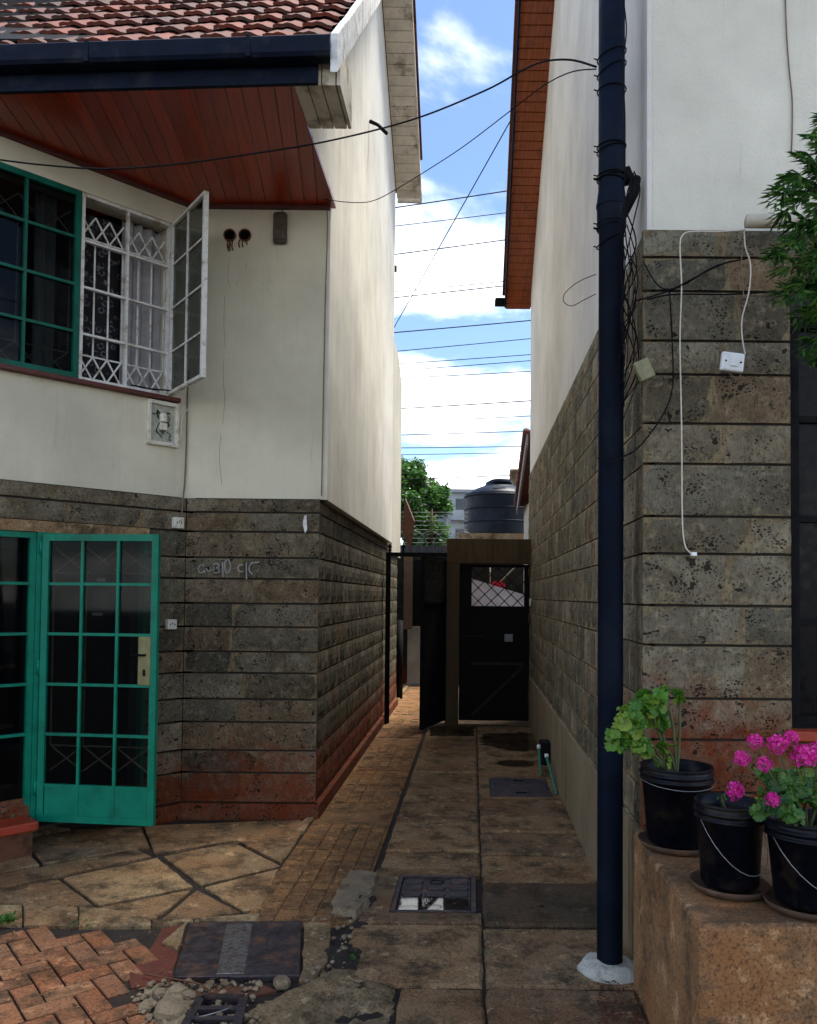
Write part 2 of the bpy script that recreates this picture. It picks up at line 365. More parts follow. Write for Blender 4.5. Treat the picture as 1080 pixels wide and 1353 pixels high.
def paving_mat(name, cols, dirt=(.24, .095, .034), dark=(.05, .036, .02), dirtiness=.55, scale=1.0, crack=.5, wet=.25):
    g = G(name)
    off = g.n('ShaderNodeCombineXYZ'); g.l(g.m_('MULTIPLY', g.isl, 53.0), off.inputs[0]); v = g.vec(off=off.outputs[0])
    c = g.ramp(g.isl, *[(i / (len(cols) - 1), k) for i, k in enumerate(cols)])
    c = g.mix(g.ramp(g.noise(1.7 * scale, 6, .7), (.40, 0), (.60, dirtiness)), c, dirt)
    c = g.mix(g.ramp(g.noise(4.5 * scale, 7, .75, v), (.47, 0), (.62, .88)), c, dark)
    c = g.mix(g.ramp(g.noise(9 * scale, 6, .75, g.vec(off=(2, 5, 1))), (.56, 0), (.66, .6)), c, tuple(min(1, x * 2.0) for x in cols[0]))
    grit = g.noise(90, 4, .75); c = g.mix(g.ramp(grit, (.34, .8), (.52, 0)), c, tuple(x * .4 for x in dark))
    ck = g.voro(3.2 * scale, g.n('ShaderNodeMapping').outputs[0] if False else v, 'DISTANCE_TO_EDGE')
    nd = g.m_('ADD', ck, g.m_('MULTIPLY', g.noise(14, 4, .7), .05)); cl = g.ramp(nd, (.026, 1), (.034, 0)); cl = g.m_('MULTIPLY', cl, g.ramp(g.noise(1.3, 2), (.55, 0), (.6, crack)))
    c = g.mix(cl, c, tuple(x * .25 for x in dark))
    rr = g.ramp(g.noise(2.3, 4, .6, g.vec(off=(8, 1, 1))), (.4, .92), (.72, .92 - wet))
    nrm = g.bump(g.noise(30, 6, .78), .8, .012); nrm = g.bump(g.noise(5, 4, .6), .5, .02, nrm)
    return g.fin(c, rr, nrm, spec=.2)
M['slab'] = paving_mat('old_concrete_slabs', [(.34, .22, .11), (.19, .135, .078), (.42, .28, .14), (.24, .17, .10), (.32, .195, .09)])
M['slab_dark'] = paving_mat('stained_concrete', [(.12, .09, .055), (.09, .07, .045), (.13, .10, .06)], dirtiness=.4)
M['path'] = paving_mat('ochre_path_tiles', [(.30, .155, .062), (.25, .13, .055), (.20, .115, .055), (.33, .18, .075)], dirt=(.20, .085, .03), crack=0)
M['brick'] = paving_mat('herringbone_bricks', [(.31, .16, .08), (.32, .13, .06), (.24, .15, .09), (.29, .12, .058), (.31, .19, .105)], dirt=(.26, .08, .03), crack=0)
M['kerb'] = paving_mat('kerb_concrete', [(.30, .22, .12), (.36, .27, .15)])
M['sand_concrete'] = paving_mat('crumbling_sandy_concrete', [(.33, .245, .14), (.27, .19, .10)], dirt=(.18, .10, .04), dark=(.06, .045, .02), crack=1, wet=.1)
M['red_dirt'] = simple('red_laterite_dirt', (.10, .020, .008), .9, scale=10, bump=.8, bd=.01, dirt=(.05, .015, .008))
M['ground'] = simple('earth', (.018, .011, .006), .95, scale=4, bump=1, bd=.02, dirt=(.03, .018, .01))
M['rock'] = simple('broken_concrete', (.30, .23, .14), .95, scale=14, bump=1, bd=.015, dirt=(.10, .06, .03), isl=.6)
M['planter'] = paving_mat('planter_render', [(.38, .235, .12), (.38, .235, .12)], dirt=(.30, .115, .035), dark=(.10, .07, .042), dirtiness=.75, scale=.75, crack=0)
M['iron'] = simple('worn_iron', (.045, .036, .038), .5, .5, scale=10, var=.45, bump=.8, bd=.006, dirt=(.16, .075, .04))
def wet_mat(name, c, r):
    g = G(name); g.fin(c, r, g.bump(g.noise(3, 2), .03, .01), spec=.6); t = g.n('ShaderNodeBsdfTransparent'); ms = g.n('ShaderNodeMixShader'); ms.inputs[0].default_value = .35; g.l(g.b.outputs[0], ms.inputs[1]); g.l(t.outputs[0], ms.inputs[2]); g.l(ms.outputs[0], g.out.inputs[0]); return g.m
M['water'] = wet_mat('puddle_water', (.008, .007, .006), .03)
M['chalk'] = simple('chalk', (.30, .30, .28), .95)
# ------------------------------------------------------------------ wall helpers
def cut(s0, s1, holes):
    iv = [(s0, s1)]
    for a, b in holes:
        nv = []
        for p, q in iv:
            if b <= p or a >= q: nv.append((p, q)); continue
            if a > p: nv.append((p, a))
            if b < q: nv.append((b, q))
        iv = nv
    return iv
def rough_face(mb, o, a, c, nrm, chamf=.007, amp=.006):
    """stone block face: o corner, a along, c up, nrm outward; grid with uneven surface"""
    L, H = a.length, c.length
    nx, nz = max(2, int(L / .045)), max(2, int(H / .045))
    vs = []; fs = []
    for j in range(nz + 1):
        for i in range(nx + 1):
            p = o + a * (i / nx) + c * (j / nz)
            edge = i in (0, nx) or j in (0, nz)
            h = amp * noise.noise(p * 9) + amp * .6 * noise.noise(p * 25)
            p = p + nrm * (-chamf + min(h, 0) if edge else h)
            if edge: p = p + Vector((noise.noise(p * 13), noise.noise(p * 13 + Vector((5, 0, 0))), noise.noise(p * 17 + Vector((0, 7, 0))))) * .003
            vs.append(p)
    w = nx + 1
    flip = a.cross(c).dot(nrm) < 0
    for j in range(nz):
        for i in range(nx):
            f = (j * w + i, j * w + i + 1, (j + 1) * w + i + 1, (j + 1) * w + i); fs.append(f[::-1] if flip else f)
    # rim going back into the wall
    ring = [i for i in range(nx)] + [j * w + nx for j in range(nz)] + [nz * w + nx - i for i in range(nx)] + [(nz - j) * w for j in range(nz)]
    b = len(vs); vs += [vs[k] - nrm * .03 for k in ring]; n = len(ring)
    for k in range(n):
        f = (ring[k], b + k, b + (k + 1) % n, ring[(k + 1) % n]); fs.append(f[::-1] if flip else f)
    mb.add(vs, fs, False)
def stone_wall(bl, mo, bk, O, D, N, s0, s1, rows, holes=(), blk=(.35, .6), gap=.022, groove=.016, th=.2):
    """bl blocks, mo mortar beds, bk backing. O point on the face at s=0,z=0; D along, N outward"""
    O, D, N = Vector(O), Vector(D).normalized(), Vector(N).normalized()
    r = random.Random(int(abs(O.x) * 100 + s1 * 10))
    z0, z1 = rows[0][0], rows[-1][1]
    zs = sorted({z0, z1} | {h[k] for h in holes for k in (2, 3) if z0 < h[k] < z1})
    for a, b in zip(zs, zs[1:]):
        for p, q in cut(s0, s1, [(h[0], h[1]) for h in holes if h[2] < (a + b) / 2 < h[3]]):
            e_ = .06 if p == s0 else 0
            bk.obox(O + D * (p + e_) - N * .022 + Vector((0, 0, a)), D * (q - p - e_), -N * th, Vector((0, 0, b - a)))
    for (a, b) in rows:
        for p, q in cut(s0, s1, [(h[0], h[1]) for h in holes if h[2] < (a + b) / 2 < h[3]]):
            mo.obox(O + D * p - N * .03 + Vector((0, 0, a + groove / 2)), D * (q - p), N * .0225, Vector((0, 0, b - a - groove)))
            s = p
            while s < q - .02:
                w = r.uniform(*blk); e = min(q, s + w)
                if q - e < blk[0] * .5: e = q
                rough_face(bl, O + D * (s + (gap / 2 if s > p else 0)) + Vector((0, 0, a + groove / 2)) , D * (e - s - (gap / 2 if s > p else 0) - (gap / 2 if e < q else 0)), Vector((0, 0, b - a - groove)), N)
                s = e
def flat_wall(mb, O, D, N, s0, s1, z0, z1, holes=(), th=.2):
    O, D, N = Vector(O), Vector(D).normalized(), Vector(N).normalized()
    zs = sorted({z0, z1} | {h[k] for h in holes for k in (2, 3) if z0 < h[k] < z1})
    for a, b in zip(zs, zs[1:]):
        for p, q in cut(s0, s1, [(h[0], h[1]) for h in holes if h[2] < (a + b) / 2 < h[3]]):
            mb.obox(O + D * p + Vector((0, 0, a)), D * (q - p), -N * th, Vector((0, 0, b - a)))
def rows_from_top(top, hs):
    z = top; out = []
    for h in hs: out.append((z - h, z)); z -= h
    return out[::-1]
# ================================================================== SETTING: ground
mb = MB(); mb.add([(-150, -60, -.02), (150, -60, -.02), (150, 300, -.02), (-150, 300, -.02)], [(0, 1, 2, 3)]); mb.build('ground', M['ground'], kind='structure')
# concrete slabs of the alley: two columns
slab = MB(); sdark = MB()
c1 = [3.0, 3.62, 4.30, 5.16, 5.50, 6.18, 6.93, 7.35, 7.95, 8.75, 9.2, 9.9, 10.7]
for i, (a, b) in enumerate(zip(c1, c1[1:])):
    ul = -.565 if i > 1 else -.60
    if i == 0: ul = -.30
    q = [P(ul, a + .014, 0), P(.059, a + .014, 0), P(.059, b - .014, 0), P(ul, b - .014, 0)]
    if i == 2: continue
    slab.prism(q, -.05, rnd.uniform(-.007, .006), .013, .005, tilt=.009)
# slab with the manhole: four border pieces
a, b = 4.30, 5.16
hx0, hx1, hy0, hy1 = -.435, .035, 4.44, 5.02
for q in ([P(-.585, a + .012, 0), P(.059, a + .012, 0), P(.059, hy0, 0), P(-.585, hy0, 0)], [P(-.585, hy1, 0), P(.059, hy1, 0), P(.059, b - .01, 0), P(-.575, b - .01, 0)],
          [P(-.585, hy0, 0), P(hx0, hy0, 0), P(hx0, hy1, 0), P(-.58, hy1, 0)]):
    slab.prism(q, -.05, .0, .001)
c2 = [2.9, 3.62, 4.28, 4.92, 5.45, 5.95, 6.42, 6.93]
for i, (a, b) in enumerate(zip(c2, c2[1:])):
    q = [P(.071, a + .012, 0), P(.80 if a > 3.6 else .72, a + .012, 0), P(.80 if a > 3.6 else .72, b - .012, 0), P(.071, b - .012, 0)]
    (sdark if i in (2,) else slab).prism(q, -.05, rnd.uniform(-.007, .006), .013, .005, tilt=.009)
# around the vent cover
vx0, vx1, vy0, vy1 = .165, .70, 7.0, 7.72
for q in ([P(.071, 6.945, 0), P(.8, 6.945, 0), P(.8, vy0, 0), P(.071, vy0, 0)], [P(.071, vy1, 0), P(.8, vy1, 0), P(.8, 7.85, 0), P(.071, 7.85, 0)],
          [P(.071, vy0, 0), P(vx0, vy0, 0), P(vx0, vy1, 0), P(.071, vy1, 0)], [P(vx1, vy0, 0), P(.8, vy0, 0), P(.8, vy1, 0), P(vx1, vy1, 0)]):
    slab.prism(q, -.05, .0, .001)
for a, b in ((7.87, 8.6), (8.6, 9.5), (9.5, 10.2), (10.2, 10.75)):
    slab.prism([P(.071, a, 0), P(.8, a, 0), P(.8, b - .015, 0), P(.071, b - .015, 0)], -.05, rnd.uniform(-.004, .004), .008, .004)
slab.build('concrete_paving', M['slab'], kind='structure')
sdark.build('stained_paving', M['slab_dark'], kind='structure')
# yard floor beyond the gates
mb = MB(); mb.box((-3, 10.8, -.05), (6, 20, -.012)); mb.build('yard_floor', M['slab_dark'], kind='structure')
# ochre tiled footpath
mb = MB(); base = MB()
d = 4.25; k = 0
while d < 15.4:
    L = .62
    u0, u1 = -1.185, -.60
    base.prism([P(u0, d + .006, 0), P(u1, d + .006, 0), P(u1, d + L - .006, 0), P(u0, d + L - .006, 0)], -.05, -.004, .004, .002)
    if k % 5 != 3 and d < 12:
        nx, ny = 5, 6
        for i in range(nx):
            for j in range(ny):
                a0 = u0 + .06 + (u1 - u0 - .075) * i / nx; a1 = u0 + .06 + (u1 - u0 - .075) * (i + 1) / nx
                b0 = d + .02 + (L - .03) * j / ny; b1 = d + .02 + (L - .03) * (j + 1) / ny
                if rnd.random() < .05: continue
                mb.prism([P(a0 + .006, b0 + .006, 0), P(a1 - .006, b0 + .006, 0), P(a1 - .006, b1 - .006, 0), P(a0 + .006, b1 - .006, 0)], -.01, .0065, .004)
    d += L; k += 1
base.build('tiled_path', M['path'], kind='structure'); mb.build('path_tile_studs', M['path'], kind='structure')
mb = MB(); mb.prism([P(-1.25, 5.9, 0), P(-1.19, 5.9, 0), P(-1.19, 15.5, 0), P(-1.25, 15.5, 0)], -.05, .012, .004, .004); mb.build('path_edging', M['kerb'], kind='structure')
# irregular slabs in front of the green door (outlines on the ground)
def Q(*pts): return [gr(x / 2, 1050 + y / 2) for x, y in pts]
mb = MB()
for q in (Q((-80, 160), (52, 122), (104, 184), (-80, 222)), Q((60, 118), (200, 92), (374, 84), (396, 138), (114, 182)), Q((-80, 226), (365, 143), (402, 160), (-80, 262)),
          Q((166, 220), (418, 166), (512, 240), (262, 290)), Q((-80, 264), (156, 222), (248, 291), (-80, 291)), Q((432, 163), (618, 126), (742, 187), (532, 238)),
          Q((542, 244), (738, 194), (690, 300), (642, 306)), Q((268, 297), (506, 250), (408, 330), (330, 306)), Q((520, 251), (636, 310), (418, 336)),
          Q((380, 84), (790, 66), (812, 74), (768, 150), (744, 178), (625, 120), (408, 156)), Q((-300, 60), (60, 70), (190, 90), (55, 114), (-300, 180))):
    c = sum(q, Vector()) / len(q)
    mb.prism([c + (p - c) * .992 for p in q], -.05, rnd.uniform(-.006, .002), .006, .004, tilt=.006)
mb.build('apron_paving', M['slab'], kind='structure')
mb = MB()
kq = [(-120, 293), (100, 294), (250, 299), (330, 309), (400, 334), (500, 330), (690, 316)], [(690, 337), (500, 338), (410, 346), (200, 348), (-120, 336)]
ins = kq[0]; outs = kq[1][::-1]
def lerp_at(pl, x):
    for (a, b), (c, d_) in zip(pl, pl[1:]):
        if a <= x <= c: return b + (d_ - b) * (x - a) / (c - a)
xs = [-120, 60, 206, 208, 396, 400, 688]
for a, b in ((-120, 58), (62, 206), (209, 398), (402, 510), (513, 688)):
    ss = [a + (b - a) * t / 3 for t in range(4)]
    q = [gr(x / 2, 1050 + lerp_at(ins, x) / 2) for x in ss] + [gr(x / 2, 1050 + lerp_at(outs, x) / 2) for x in ss[::-1]]
    mb.prism(q, -.06, .006, .008, .003)
mb.build('kerb', M['kerb'], kind='structure')
# herringbone bricks
mb = MB()
def inpoly(x, y, poly):
    c = False; n = len(poly)
    for i in range(n):
        x1, y1 = poly[i]; x2, y2 = poly[(i + 1) % n]
        if (y1 > y) != (y2 > y) and x < (x2 - x1) * (y - y1) / (y2 - y1) + x1: c = not c
    return c
bp = [gr(x, y) for x, y in ((-300, 1224), (0, 1226), (120, 1232), (203, 1236), (168, 1290), (172, 1322), (212, 1353), (260, 1600), (-500, 1600))]
bp = [(p.x, p.y) for p in bp]
ang = R(38); ca, sa = math.cos(ang), math.sin(ang); ox, oy = -1.45, 3.75
w = .105
for i in range(-32, 32):
    for j in range(-32, 32):
        k = (i - j) % 4
        if k not in (0, 3): continue
        cw, chh = (2, 1) if k == 0 else (1, 2)
        x0, y0 = i * w, j * w; g_ = .0045
        pts = [(x0 + g_, y0 + g_), (x0 + cw * w - g_, y0 + g_), (x0 + cw * w - g_, y0 + chh * w - g_), (x0 + g_, y0 + chh * w - g_)]
        pts = [(ox + x * ca - y * sa, oy + x * sa + y * ca) for x, y in pts]
        cxx = sum(p[0] for p in pts) / 4; cyy = sum(p[1] for p in pts) / 4
        if inpoly(cxx, cyy, bp): mb.prism(pts, -.06, -.006 + rnd.uniform(-.003, .003), .005, .0012, .06, tilt=.012)
mb.build('brick_paving', M['brick'], kind='structure')
mb = MB(); q = Q((496, 334), (452, 480), (420, 505), (345, 505), (338, 470), (378, 420), (430, 350)); mb.prism(q, -.05, -.008, .006, .01); mb.build('red_dirt_patch', M['red_dirt'], kind='structure')
mb = MB(); q = Q((430, 390), (498, 332), (470, 410), (452, 398)); mb.prism(q, -.05, .004, .006, .006)
q = Q((806, 322), (880, 320), (868, 440), (830, 500), (795, 488)); mb.prism(q, -.05, .004, .01, .008); mb.build('cement_patch', M['sand_concrete'], kind='structure')
def blob_sheet(name, poly, mat, hz, seed, kind='structure', step=.03, zb=-.024):
    """uneven sheet of crumbled material over an outline"""
    xs = [p.x for p in poly]; ys = [p.y for p in poly]; pl = [(p.x, p.y) for p in poly]
    nx, ny = int((max(xs) - min(xs)) / step) + 2, int((max(ys) - min(ys)) / step) + 2
    vs = []; idx = {}; fs = []
    def V(i, j):
        if (i, j) not in idx:
            x, y = min(xs) + i * step, min(ys) + j * step
            n = sum(inpoly(x + a * step * 2, y + b * step * 2, pl) for a in (-1, 0, 1) for b in (-1, 0, 1)) / 9
            z = zb + n * (-zb) + hz * n * (noise.noise(Vector((x * 4, y * 4, seed))) + .6 * noise.noise(Vector((x * 14, y * 14, seed))) + .35 * abs(noise.noise(Vector((x * 30, y * 30, seed)))))
            idx[(i, j)] = len(vs); vs.append((x + rnd.uniform(-.3, .3) * step, y + rnd.uniform(-.3, .3) * step, z))
        return idx[(i, j)]
    for i in range(nx):
        for j in range(ny):
            if inpoly(min(xs) + (i + .5) * step, min(ys) + (j + .5) * step, pl): fs.append((V(i, j), V(i + 1, j), V(i + 1, j + 1), V(i, j + 1)))
    m = MB(); m.add(vs, fs, True); return m.build(name, mat, kind=kind)
blob_sheet('broken_concrete_ground', Q((600, 780), (632, 640), (655, 560), (740, 525), (810, 500), (850, 470), (905, 458), (1010, 466), (1035, 480), (1030, 780)), M['sand_concrete'], .05, 3)
blob_sheet('gravel_bed', Q((430, 760), (372, 500), (420, 500), (500, 488), (524, 540), (474, 640), (465, 760)), M['rock'], .035, 8)
blob_sheet('trench_earth', Q((875, 325), (1010, 215), (945, 470), (830, 500)), M['ground'], .05, 5)
# ================================================================== LEFT HOUSE
LU = -1.19                                    # stone face of the alley side
YF = 6.29                                     # stone face of the front
A = Vector((-1.718, YF, 0)); BD = Vector((-1, -1, 0)).normalized(); BN = Vector((1, -1, 0)).normalized()
SD = Vector((K, 1, 0)).normalized(); SN = Vector((1, -K, 0)).normalized()
left = thing('house', 'cream plastered house on grey stone ground floor with green glazed door and red clay roof', 'house', (-1.9, 7.5, 0))
lrows = rows_from_top(2.44, [.11, .15, .2, .163, .19, .18, .19, .163, .2, .175, .215, .17, .227])
C0 = P(LU, YF, 0)
bl, mo, bk = MB(), MB(), MB()
DOORH = [(.33, 1.09, .12, 2.1), (1.12, 2.5, .25, 2.1)]
stone_wall(bl, mo, bk, A, Vector((1, 0, 0)), (0, -1, 0), 0, C0.x - A.x, lrows)
stone_wall(bl, mo, bk, A, BD, BN, 0, 3.2, lrows, DOORH)
bl.build('stone_wall', M['stone_left'], left)
mo.build('mortar', M['mortar_left'], left); 
bl, mo = MB(), MB()
stone_wall(bl, mo, bk, C0, SD, SN, 0.02, 6.65, lrows, blk=(.2, .42))
bl.build('stone_wall', M['stone_left_side'], left); mo.build('mortar', M['mortar_left_side'], left)
bk.build('wall_core', M['groove'], left)
mb = MB()                                     # plinth
mb.obox(A + Vector((-.02, .03, -.05)), (C0.x - A.x + .05, 0, 0), (0, -.06, 0), (0, 0, .155))
mb.obox(A + BN * .03 + Vector((0, 0, -.05)), BD * .33, -BN * .06, (0, 0, .15))
mb.obox(C0 + SN * .035 + Vector((0, 0, -.05)) - SD * .02, SD * 6.6, -SN * .06, (0, 0, .155))
mb.build('plinth', stone_mat('plinth_stone', .6, tone=.7), left, bevel=.008)
# plaster upper floor
AP = Vector((-1.734, YF + .045, 0)); ZS = 4.755
WIN = (.166, 2.02, 3.2, 4.54)
mb = MB()
cxr = P(-1.14, YF + .045, 0).x
flat_wall(mb, AP, (1, 0, 0), (0, -1, 0), 0, cxr - AP.x - .025, 2.44, ZS)
flat_wall(mb, AP, BD, BN, 0, 3.2, 2.44, ZS + .02, [WIN])
mb.build('plaster_wall', M['plaster_facade'], left)
# gable side wall with the slope of the roof
def rf(d): return .95 * d + .50
def rb(d): return 15.55 - .69 * d
RD = (15.55 - .50) / 1.64
mb = MB()
prof = [(YF + .048, 2.44), (11.45, 2.44), (11.45, rb(11.45) - .13), (RD, rf(RD) - .14), (YF + .048, rf(YF + .045) - .13)]
n = len(prof)
vs = [P(-1.14, a, b) for a, b in prof] + [P(-1.36, a, b) for a, b in prof]
mb.add(vs, [tuple(range(n))[::-1], tuple(range(n, 2 * n))] + [(i, (i + 1) % n, n + (i + 1) % n, n + i) for i in range(n)])
prof = [(5.28, ZS + .005), (YF + .043, ZS + .005), (YF + .043, rf(YF) - .12), (5.28, rf(5.28) - .13)]
vs = [P(-1.115, a, b) for a, b in prof] + [P(-1.3, a, b) for a, b in prof]; n = 4
mb.add(vs, [tuple(range(n))[::-1], tuple(range(n, 2 * n))] + [(i, (i + 1) % n, n + (i + 1) % n, n + i) for i in range(n)])
mb.build('gable_wall', M['plaster_gable'], left)
# rest of the house body (rear and far left), and the dark rooms behind the openings
mb = MB(); mb.obox((-6.5, 11.3, 0), (P(-1.4, 11.3, 0).x + 6.5, 0, 0), (0, .2, 0), (0, 0, 7)); mb.obox((-6.5, 3.9, 0), (.2, 0, 0), (0, 7.5, 0), (0, 0, 4.6)); mb.build('rear_wall', M['plaster_gable'], left)
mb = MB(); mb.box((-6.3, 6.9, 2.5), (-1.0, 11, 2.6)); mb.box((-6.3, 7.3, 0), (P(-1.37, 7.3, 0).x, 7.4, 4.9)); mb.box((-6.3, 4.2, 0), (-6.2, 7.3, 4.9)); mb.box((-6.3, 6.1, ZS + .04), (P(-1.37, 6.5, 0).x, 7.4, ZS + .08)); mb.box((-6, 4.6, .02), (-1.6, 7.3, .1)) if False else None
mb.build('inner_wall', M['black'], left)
def EV(x): return 4.78 - .061 * (x + .496)      # eave line
xe, xw = -.50, -6.6
mb = MB()                                     # varnished soffit
pa = [Vector((P(-1.105, 4.9, 0).x + .0, EV(-.7) + .02, ZS)), Vector((xw, EV(xw) + .02, ZS)), Vector((xw, 6.9, ZS)), Vector((P(-1.105, YF + .1, 0).x, YF + .08, ZS))]
mb.add([*pa, *[p + Vector((0, 0, .03)) for p in pa]], [(0, 1, 2, 3), (7, 6, 5, 4), (0, 4, 5, 1), (3, 7, 4, 0)])
so = mb.build('soffit', M['soffit_red'], left)
mb = MB(); mb.bar((AP.x, YF + .03, ZS - .018), (cxr, YF + .03, ZS - .018), .03, .03); mb.obox(AP + BN * .0 + Vector((0, 0, ZS - .033)), BD * 3.1, BN * .03, (0, 0, .03))
mb.build('soffit_trim', M['dark_red'], left)
# boxed eave end in cream boards
mb = MB()
for i in range(3):
    e0, e1 = -1.095 + i * .085, -1.095 + (i + 1) * .085 - .006
    mb.obox(P(e0, 4.80, ZS - .004), (e1 - e0, 0, 0), (K * .46, .46, 0), (0, 0, .25))
mb.obox(P(-.838, 4.80, ZS - .004), (.022, 0, 0), (K * .46, .46, 0), (0, 0, .3)); mb.build('eave_box', M['cream_board'], left, bevel=.003)
# fascia and gutter
mb = MB(); mb.bar((xw, EV(xw), ZS + .1), (xe - .07, EV(xe), ZS + .1), .03, .22); mb.build('fascia', M['navy'], left)
mb = MB()
gp = [(-.015, .205), (-.02, .10), (-.035, .085), (-.115, .085), (-.13, .105), (-.135, .195), (-.125, .205), (-.122, .195), (-.118, .11), (-.035, .098), (-.03, .205)]
n = len(gp); vs = [Vector((x, EV(x) + a, ZS + b + .004)) for x in (xw, xe + .01) for a, b in gp]
mb.add(vs, [(i, (i + 1) % n, n + (i + 1) % n, n + i) for i in range(n)] + [tuple(range(n)), tuple(range(n, 2 * n))[::-1]])
for x in (-.98, -1.95, -2.9): mb.obox((x, EV(x) - .139, ZS + .085), (.025, 0, 0), (0, .02, 0), (0, 0, .125))
mb.build('gutter', M['navy'], left)
# roof slabs and tiles
mb = MB(); UV, UW = -.84, -7
def slabr(m, u0, u1, pts, th):
    vs = [P(u, a, b) for u in (u0, u1) for a, b in pts] + [P(u, a, b - th) for u in (u0, u1) for a, b in pts]
    n = len(pts)
    for i in range(n - 1):
        m.add([vs[i], vs[i + 1], vs[n + i + 1], vs[n + i], vs[2 * n + i], vs[2 * n + i + 1], vs[3 * n + i + 1], vs[3 * n + i]], [(0, 1, 2, 3), (7, 6, 5, 4), (0, 4, 5, 1), (3, 2, 6, 7), (0, 3, 7, 4), (1, 5, 6, 2)])
slabr(mb, UV - .02, UW, [(4.86, rf(4.86) - .06), (RD, rf(RD) - .06), (11.55, rb(11.55) - .06)], .05)
for v in mb.v:
    if v.x < -3 and v.y < 11: v.y += .40; v.z -= .03; mb.build('roof_deck', M['black_metal'], left)
def tiles(m, xr, xl, dfun, z0, slope, nrow, expo=.33, per=.185, side=1):
    c, s_ = 1 / math.sqrt(1 + slope ** 2), slope / math.sqrt(1 + slope ** 2)
    for k in range(nrow):
        x = xr
        while x > xl:
            j = rnd.uniform(-.006, .006); lift = rnd.uniform(0, .008)
            vs = []; nn = 7
            for e, (t, h) in enumerate(((j, .034 + lift), (j, .012 + lift), (expo + .03, .0))):
                for q in range(nn):
                    f = q / (nn - 1); xx = x - per * f
                    wv = .028 * (1 - math.cos(2 * math.pi * f)) * .5 + (.018 if f > .82 else 0)
                    dd = dfun(xx) + (k * expo + t) * c * side; zz_ = z0 + (k * expo + t) * s_
                    vs.append(Vector((xx + K * (dd - 4.8), dd - s_ * (h + wv) * side, zz_ + c * (h + wv))))
            fs = []
            for q in range(nn - 1):
                fs += [(q, q + 1, nn + q + 1, nn + q), (q + 1, q, 2 * nn + q, 2 * nn + q + 1)]
            fs = [f[::-1] for f in fs]; m.add(vs, fs, False); x -= per + .002
mb = MB(); tiles(mb, xe - .02, -6.5, lambda x: EV(x) - .05, rf(4.73) - .03, .95, 19); mb.build('roof_tiles', M['tile'], left)
# white mortared verge on the front slope
mb = MB(); k = 0; d = 4.70
while d < RD - .1:
    e = min(d + .33, RD)
    mb.obox(P(UV - .02 + (k % 2) * .004, d, rf(d) - .20), P(0, e - d, rf(e) - rf(d)) - P(0, 0, 0), (.045, 0, 0), (0, 0, .235)); d = e + .002; k += 1
mb.build('verge_mortar', M['white_mortar'], left, bevel=.006)
# cream boarded verge soffit on the rear slope
mb = MB(); d = RD + .02
while d < 11.56:
    e = d + .094
    mb.obox(P(-1.13, d, rb(d) - .15), P(0, e - d, rb(e) - rb(d)) - P(0, 0, 0), (.335, 0, 0), (0, 0, .02)); d = e + .010
mb.build('verge_soffit', M['cream_board'], left)
mb = MB(); mb.obox(P(-.795, RD, rb(RD) - .155), P(0, 11.60 - RD, rb(11.60) - rb(RD)) - P(0, 0, 0), (.02, 0, 0), (0, 0, .13)); mb.obox(P(-1.13, 11.66, rb(11.60) - .16), (.355, 0, 0), (0, .02, 0), (0, 0, .14)); mb.build('verge_board', M['cream_board'], left)
mb = MB(); d = RD
while d < 11.15:
    mb.obox(P(-.80, d, rb(d) - .03), P(0, .36, rb(.36) - rb(0) + .02) - P(0, 0, 0), (.055, 0, 0), (0, 0, .03)); mb.obox(P(-1.6, d, rb(d) - .03), P(0, .36, rb(.36) - rb(0) + .02) - P(0, 0, 0), (.8, 0, 0), (0, 0, .025)); d += .34
mb.build('verge_tiles', M['tile'], left)
# -- upper window
def frame_grid(m, O, D, N, s0, s1, z0, z1, cols, rows, fw, mw, dep, off=0.0):
    """outer frame fw wide, muntins mw wide; cols/rows = positions"""
    O, D, N = Vector(O), Vector(D).normalized(), Vector(N).normalized()
    def b(a0, a1, c0, c1, dd=dep, o=0): m.obox(O + D * a0 + N * (off + o) + Vector((0, 0, c0)), D * (a1 - a0), -N * dd, Vector((0, 0, c1 - c0)))
    b(s0, s0 + fw, z0, z1); b(s1 - fw, s1, z0, z1); b(s0 + fw, s1 - fw, z0, z0 + fw); b(s0 + fw, s1 - fw, z1 - fw, z1)
    for c in cols: b(c - mw / 2, c + mw / 2, z0 + fw, z1 - fw, dep * .7, -.004)
    for r_ in rows: b(s0 + fw, s1 - fw, r_ - mw / 2, r_ + mw / 2, dep * .6, -.006)
def pane(m, O, D, N, s0, s1, z0, z1, off):
    O, D, N = Vector(O), Vector(D).normalized(), Vector(N).normalized()
    m.obox(O + D * s0 + N * off + Vector((0, 0, z0)), D * (s1 - s0), -N * .004, Vector((0, 0, z1 - z0)))
def grille(m, O, D, N, s0, s1, z0, z1, ncol, off, r=.006, xh=.17, dia=True):
    O, D, N = Vector(O), Vector(D).normalized(), Vector(N).normalized()
    pt = lambda s, z: O + D * s + N * off + Vector((0, 0, z))
    w_ = (s1 - s0) / ncol
    def rod(a, b): m.bar(a, b, r * 2, r * 1.4, N)
    for z in (z0 + xh, z1 - xh): rod(pt(s0, z), pt(s1, z))
    for i in range(ncol + 1):
        s = s0 + w_ * i; rod(pt(s, z0 + xh), pt(s, z1 - xh))
    for zb_, zt_ in ((z0, z0 + xh), (z1 - xh, z1)):
        for i in range(ncol):
            a, b = s0 + w_ * i, s0 + w_ * (i + 1); rod(pt(a, zb_), pt(b, zt_)); rod(pt(a, zt_), pt(b, zb_))
WS = (WIN[2], WIN[3])
zr = [WS[0] + (WS[1] - WS[0]) * k / 4 for k in (1, 2, 3)]
win = None
mb = MB(); frame_grid(mb, AP, BD, BN, .166, .868, WS[0], WS[1], [.517], zr, .024, .016, .05, .012)
